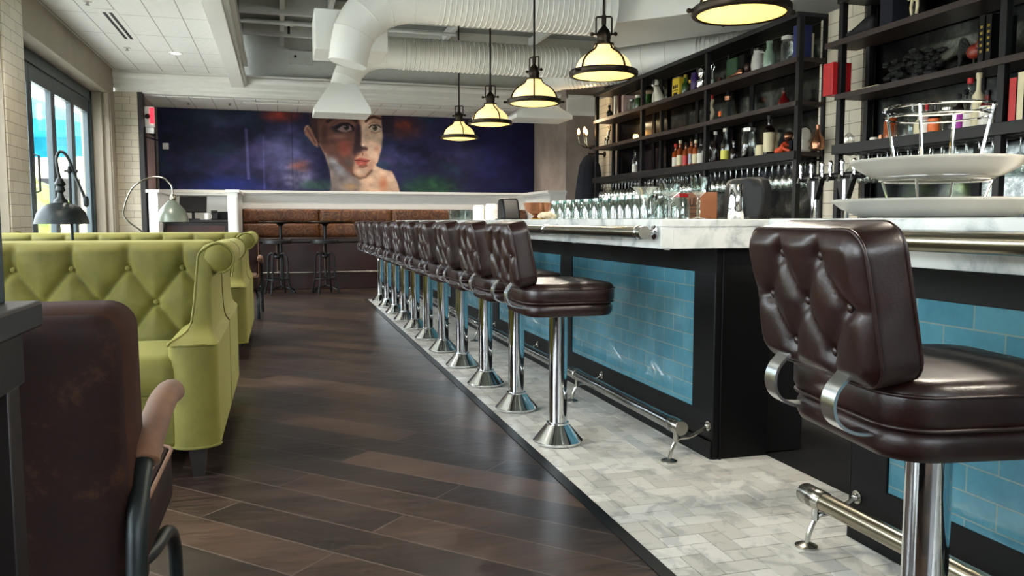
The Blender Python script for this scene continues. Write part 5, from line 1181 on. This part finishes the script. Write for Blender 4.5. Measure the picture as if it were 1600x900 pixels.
t=thing('coupe_glass','clear cut-glass coupe on the long bar beside the martini glass','coupe glass',(1.75,ypx(1045,1.75),CT))
MB().lathe([(.036,0),(.036,.003),(.006,.008),(.006,.095),(.02,.105),(.045,.125),(.050,.165),(.048,.165),(.042,.128),(.001,.108)],24,cap=False).obj('glass_body','jar_glass',t)
t=thing('water_goblet','tall fluted clear goblet on the long bar near its corner','goblet',(1.78,ypx(1090,1.78),CT))
MB().lathe([(.036,0),(.036,.003),(.007,.010),(.009,.03),(.006,.05),(.009,.07),(.006,.095),(.012,.102),(.030,.118),(.040,.185),(.038,.185),(.028,.122),(.001,.106)],10,cap=False).obj('glass_body','jar_glass',t,smooth=20)
t=thing('cocktail_shaker','polished metal cocktail shaker tin near the corner of the long bar','cocktail shaker',(1.97,ypx(1148,1.97),CT))
MB().lathe([(.034,0),(.036,.004),(.028,.155),(.026,.158),(.024,.154),(.001,.150)],30,cap=False).bent(Matrix.Identity(4)).obj('shaker_body','chrome',t)
t=thing('cardboard_box','brown cardboard box with printed letters behind the jars on the long bar','box',(2.14,ypx(1082,2.14),CT))
B(((0,-.075,0),(.10,.075,.145))).obj('box_body','cardboard',t,bev=.002)
def text(body,size,mat,parent,M,name='lettering',ext=.0008):
    cu=bpy.data.curves.new(name,'FONT'); cu.body=body; cu.size=size; cu.extrude=ext; cu.align_x='CENTER'
    tmp=bpy.data.objects.new(name+'_src',cu); C.objects.link(tmp); dg=bpy.context.evaluated_depsgraph_get(); me=bpy.data.meshes.new_from_object(tmp.evaluated_get(dg)); bpy.data.objects.remove(tmp)
    me.transform(M); me.materials.clear(); me.materials.append(MATS[mat]); o=bpy.data.objects.new(name,me); C.objects.link(o); o.parent=parent; return o
text('UL',.07,'black_paint',t,Matrix.Translation((-.0008,0,.07))@Matrix.Rotation(-PI/2,4,'Z')@Matrix.Rotation(PI/2,4,'X'))
B(((-.0012,-.07,.055),(-.0001,.07,.058)),((-.0012,-.05,.03),(-.0001,.06,.034)),((-.0012,-.05,.02),(-.0001,.03,.023))).obj('printed_line','black_paint',t)
t=thing('till_screen','large dark curved back of a till screen near the corner of the long bar','till',(2.2,3.46,CT))
m=MB(); m.loft([[(x_,y_*w_,z_) for x_,y_ in ((-.03,-.17),(-.05,-.10),(-.055,0),(-.05,.10),(-.03,.17),(.02,.17),(.02,-.17))] for z_,w_ in ((.0,.85),(.08,1.0),(.14,1.0),(.185,.88),(.20,.6))]).obj('screen_back','black_paint',t,bev=.008,smooth=60)
B(((-.066,-.05,.02),(-.057,.06,.06))).obj('port_cover','patina',t); B(((-.08,-.14,0),(.10,.14,.012))).obj('stand','black_metal',t)
# ================================================================ SEAFOOD STAND ON THE NEAR BAR
cx,cy=1.85,1.93
def tray(z,r,lb):
    t=thing('oval_tray',lb,'tray',(cx,cy,z),0,'trays of the tiered stand')
    MB().lathe([(.001,.0),(r*.62,.0),(r*.74,.006),(r*.90,.028),(r*.97,.045),(r*1.0,.048),(r*1.005,.053),(r*.97,.055),(r*.93,.046),(r*.74,.014),(r*.62,.008),(.001,.008)],56,cap=False).obj('tray_body','enamel',t,smooth=60)
tray(CT+.001,.285,'wide white enamel tray at the bottom of the tiered stand on the near bar')
tray(1.183,.235,'white enamel tray held on the upper level of the tiered stand')
t=thing('tiered_stand','metal wire stand with a round top ring on the near bar','tray stand',(cx,cy,CT+.009))
def ringt(z,r,th=.0045): return MB().tube([(r*math.cos(2*PI*k/40),r*math.sin(2*PI*k/40),z) for k in range(40)],th,8,closed=True)
ringt(.310,.145).obj('top_ring','chrome',t); ringt(.285,.137,.003).obj('support_ring','chrome',t); ringt(.102,.15,.004).obj('support_ring','chrome',t); ringt(.006,.12,.004).obj('base_ring','chrome',t)
for k in range(4):
    a=math.radians(28)+k*PI/2; c,s=math.cos(a),math.sin(a); MB().tube([(.145*c,.145*s,.310),(.11*c,.11*s,.125)],.0048,8).obj('stand_leg','chrome',t); MB().tube([(.15*c,.15*s,.102),(.12*c,.12*s,.006)],.004,8).obj('stand_leg','chrome',t)
single('serving_board',B(((-.05,-.35,0),(.05,.25,.10))),'cream','cream serving box behind the lower tray at the right edge','box',(2.24,1.55,CT),bev=.01)  # plain cream block filling the pale band behind the tray

# ================================================================ OUTSIDE
struct('ground_patio',B(((-40,-30,-.2),(-2.55,60,-.12))),'patio','pale paved patio outside the windows','patio')
struct('ground_street',B(((-40,-40,-.2),(40,-5.12,-.12))),'patio','pale pavement outside the front glazing','pavement')
def parasol(x,y,h,r,lb):
    t=thing('parasol',lb,'parasol',(x,y,-.12),0,'teal parasols on the patio')
    MB().tube([(0,0,0),(0,0,h+.1)],.03,10).obj('pole','frame_teal',t); MB().lathe([(.3,0),(.3,.06),(.05,.08)],20).obj('base','frame_teal',t)
    n=8; v=[(0,0,h)]; f=[]
    m=MB(); rg=[]
    for rr,z in ((.02,h),(r*.5,h-.28),(r,h-.62),(r,h-.86),(r*.99,h-.86),(r*.99,h-.63),(r*.5,h-.30),(.02,h-.02)): rg.append([(rr*math.cos(2*PI*k/n),rr*math.sin(2*PI*k/n),z+(.04*math.sin(k*3) if z==h-.86 else 0)) for k in range(n)])
    m.loft(rg).obj('canopy','teal_canvas',t,smooth=20)
parasol(-4.3,15.2,3.35,1.7,'teal parasol outside the far end of the folding windows'); parasol(-5.6,20.5,3.6,1.8,'second teal parasol farther out on the patio')
def tree(x,y,h,r,lb):
    t=thing('tree',lb,'tree',(x,y,-.12),0,'trees beyond the patio'); MB().tube([(0,0,0),(.1,0,h*.5)],.12,10).obj('trunk','bark',t)
    q=MB(); rnd=random.Random(int(x*10+y*7))
    for k in range(60):
        p=Vector((rnd.gauss(0,1),rnd.gauss(0,1),rnd.gauss(0,1))).normalized()*r*rnd.uniform(.4,1); q.ball((p.x,p.y,h*.62+p.z*.8),rnd.uniform(.25,.5),7)
    q.obj('crown','foliage',t)
tree(-7.5,27,2.6,1.3,'low yellow-green tree beyond the patio, nearest the building'); tree(-9.5,19,3,1.4,'rounded yellow-green tree beyond the parasols'); tree(-10,10,3.4,1.5,'leafy tree out beyond the middle windows'); tree(-9,3,3.4,1.5,'leafy tree outside the windows beside the nearest booth')
tree(0,-14,4,2,'leafy tree across the street in front')
t=thing('street_building','pale low building with dark windows beyond the patio','building',(-13,46,-.12)); B(((-8,-3,0),(8,3,5.5))).obj('building_wall','building',t); B(((-8.3,-3.3,5.5),(8.3,3.3,5.9))).obj('roof_slab','patina',t)
for k in range(5): B(((-7+3*k,-3.05,1),(-5.2+3*k,-2.99,3.2))).obj('window','black_metal',t)
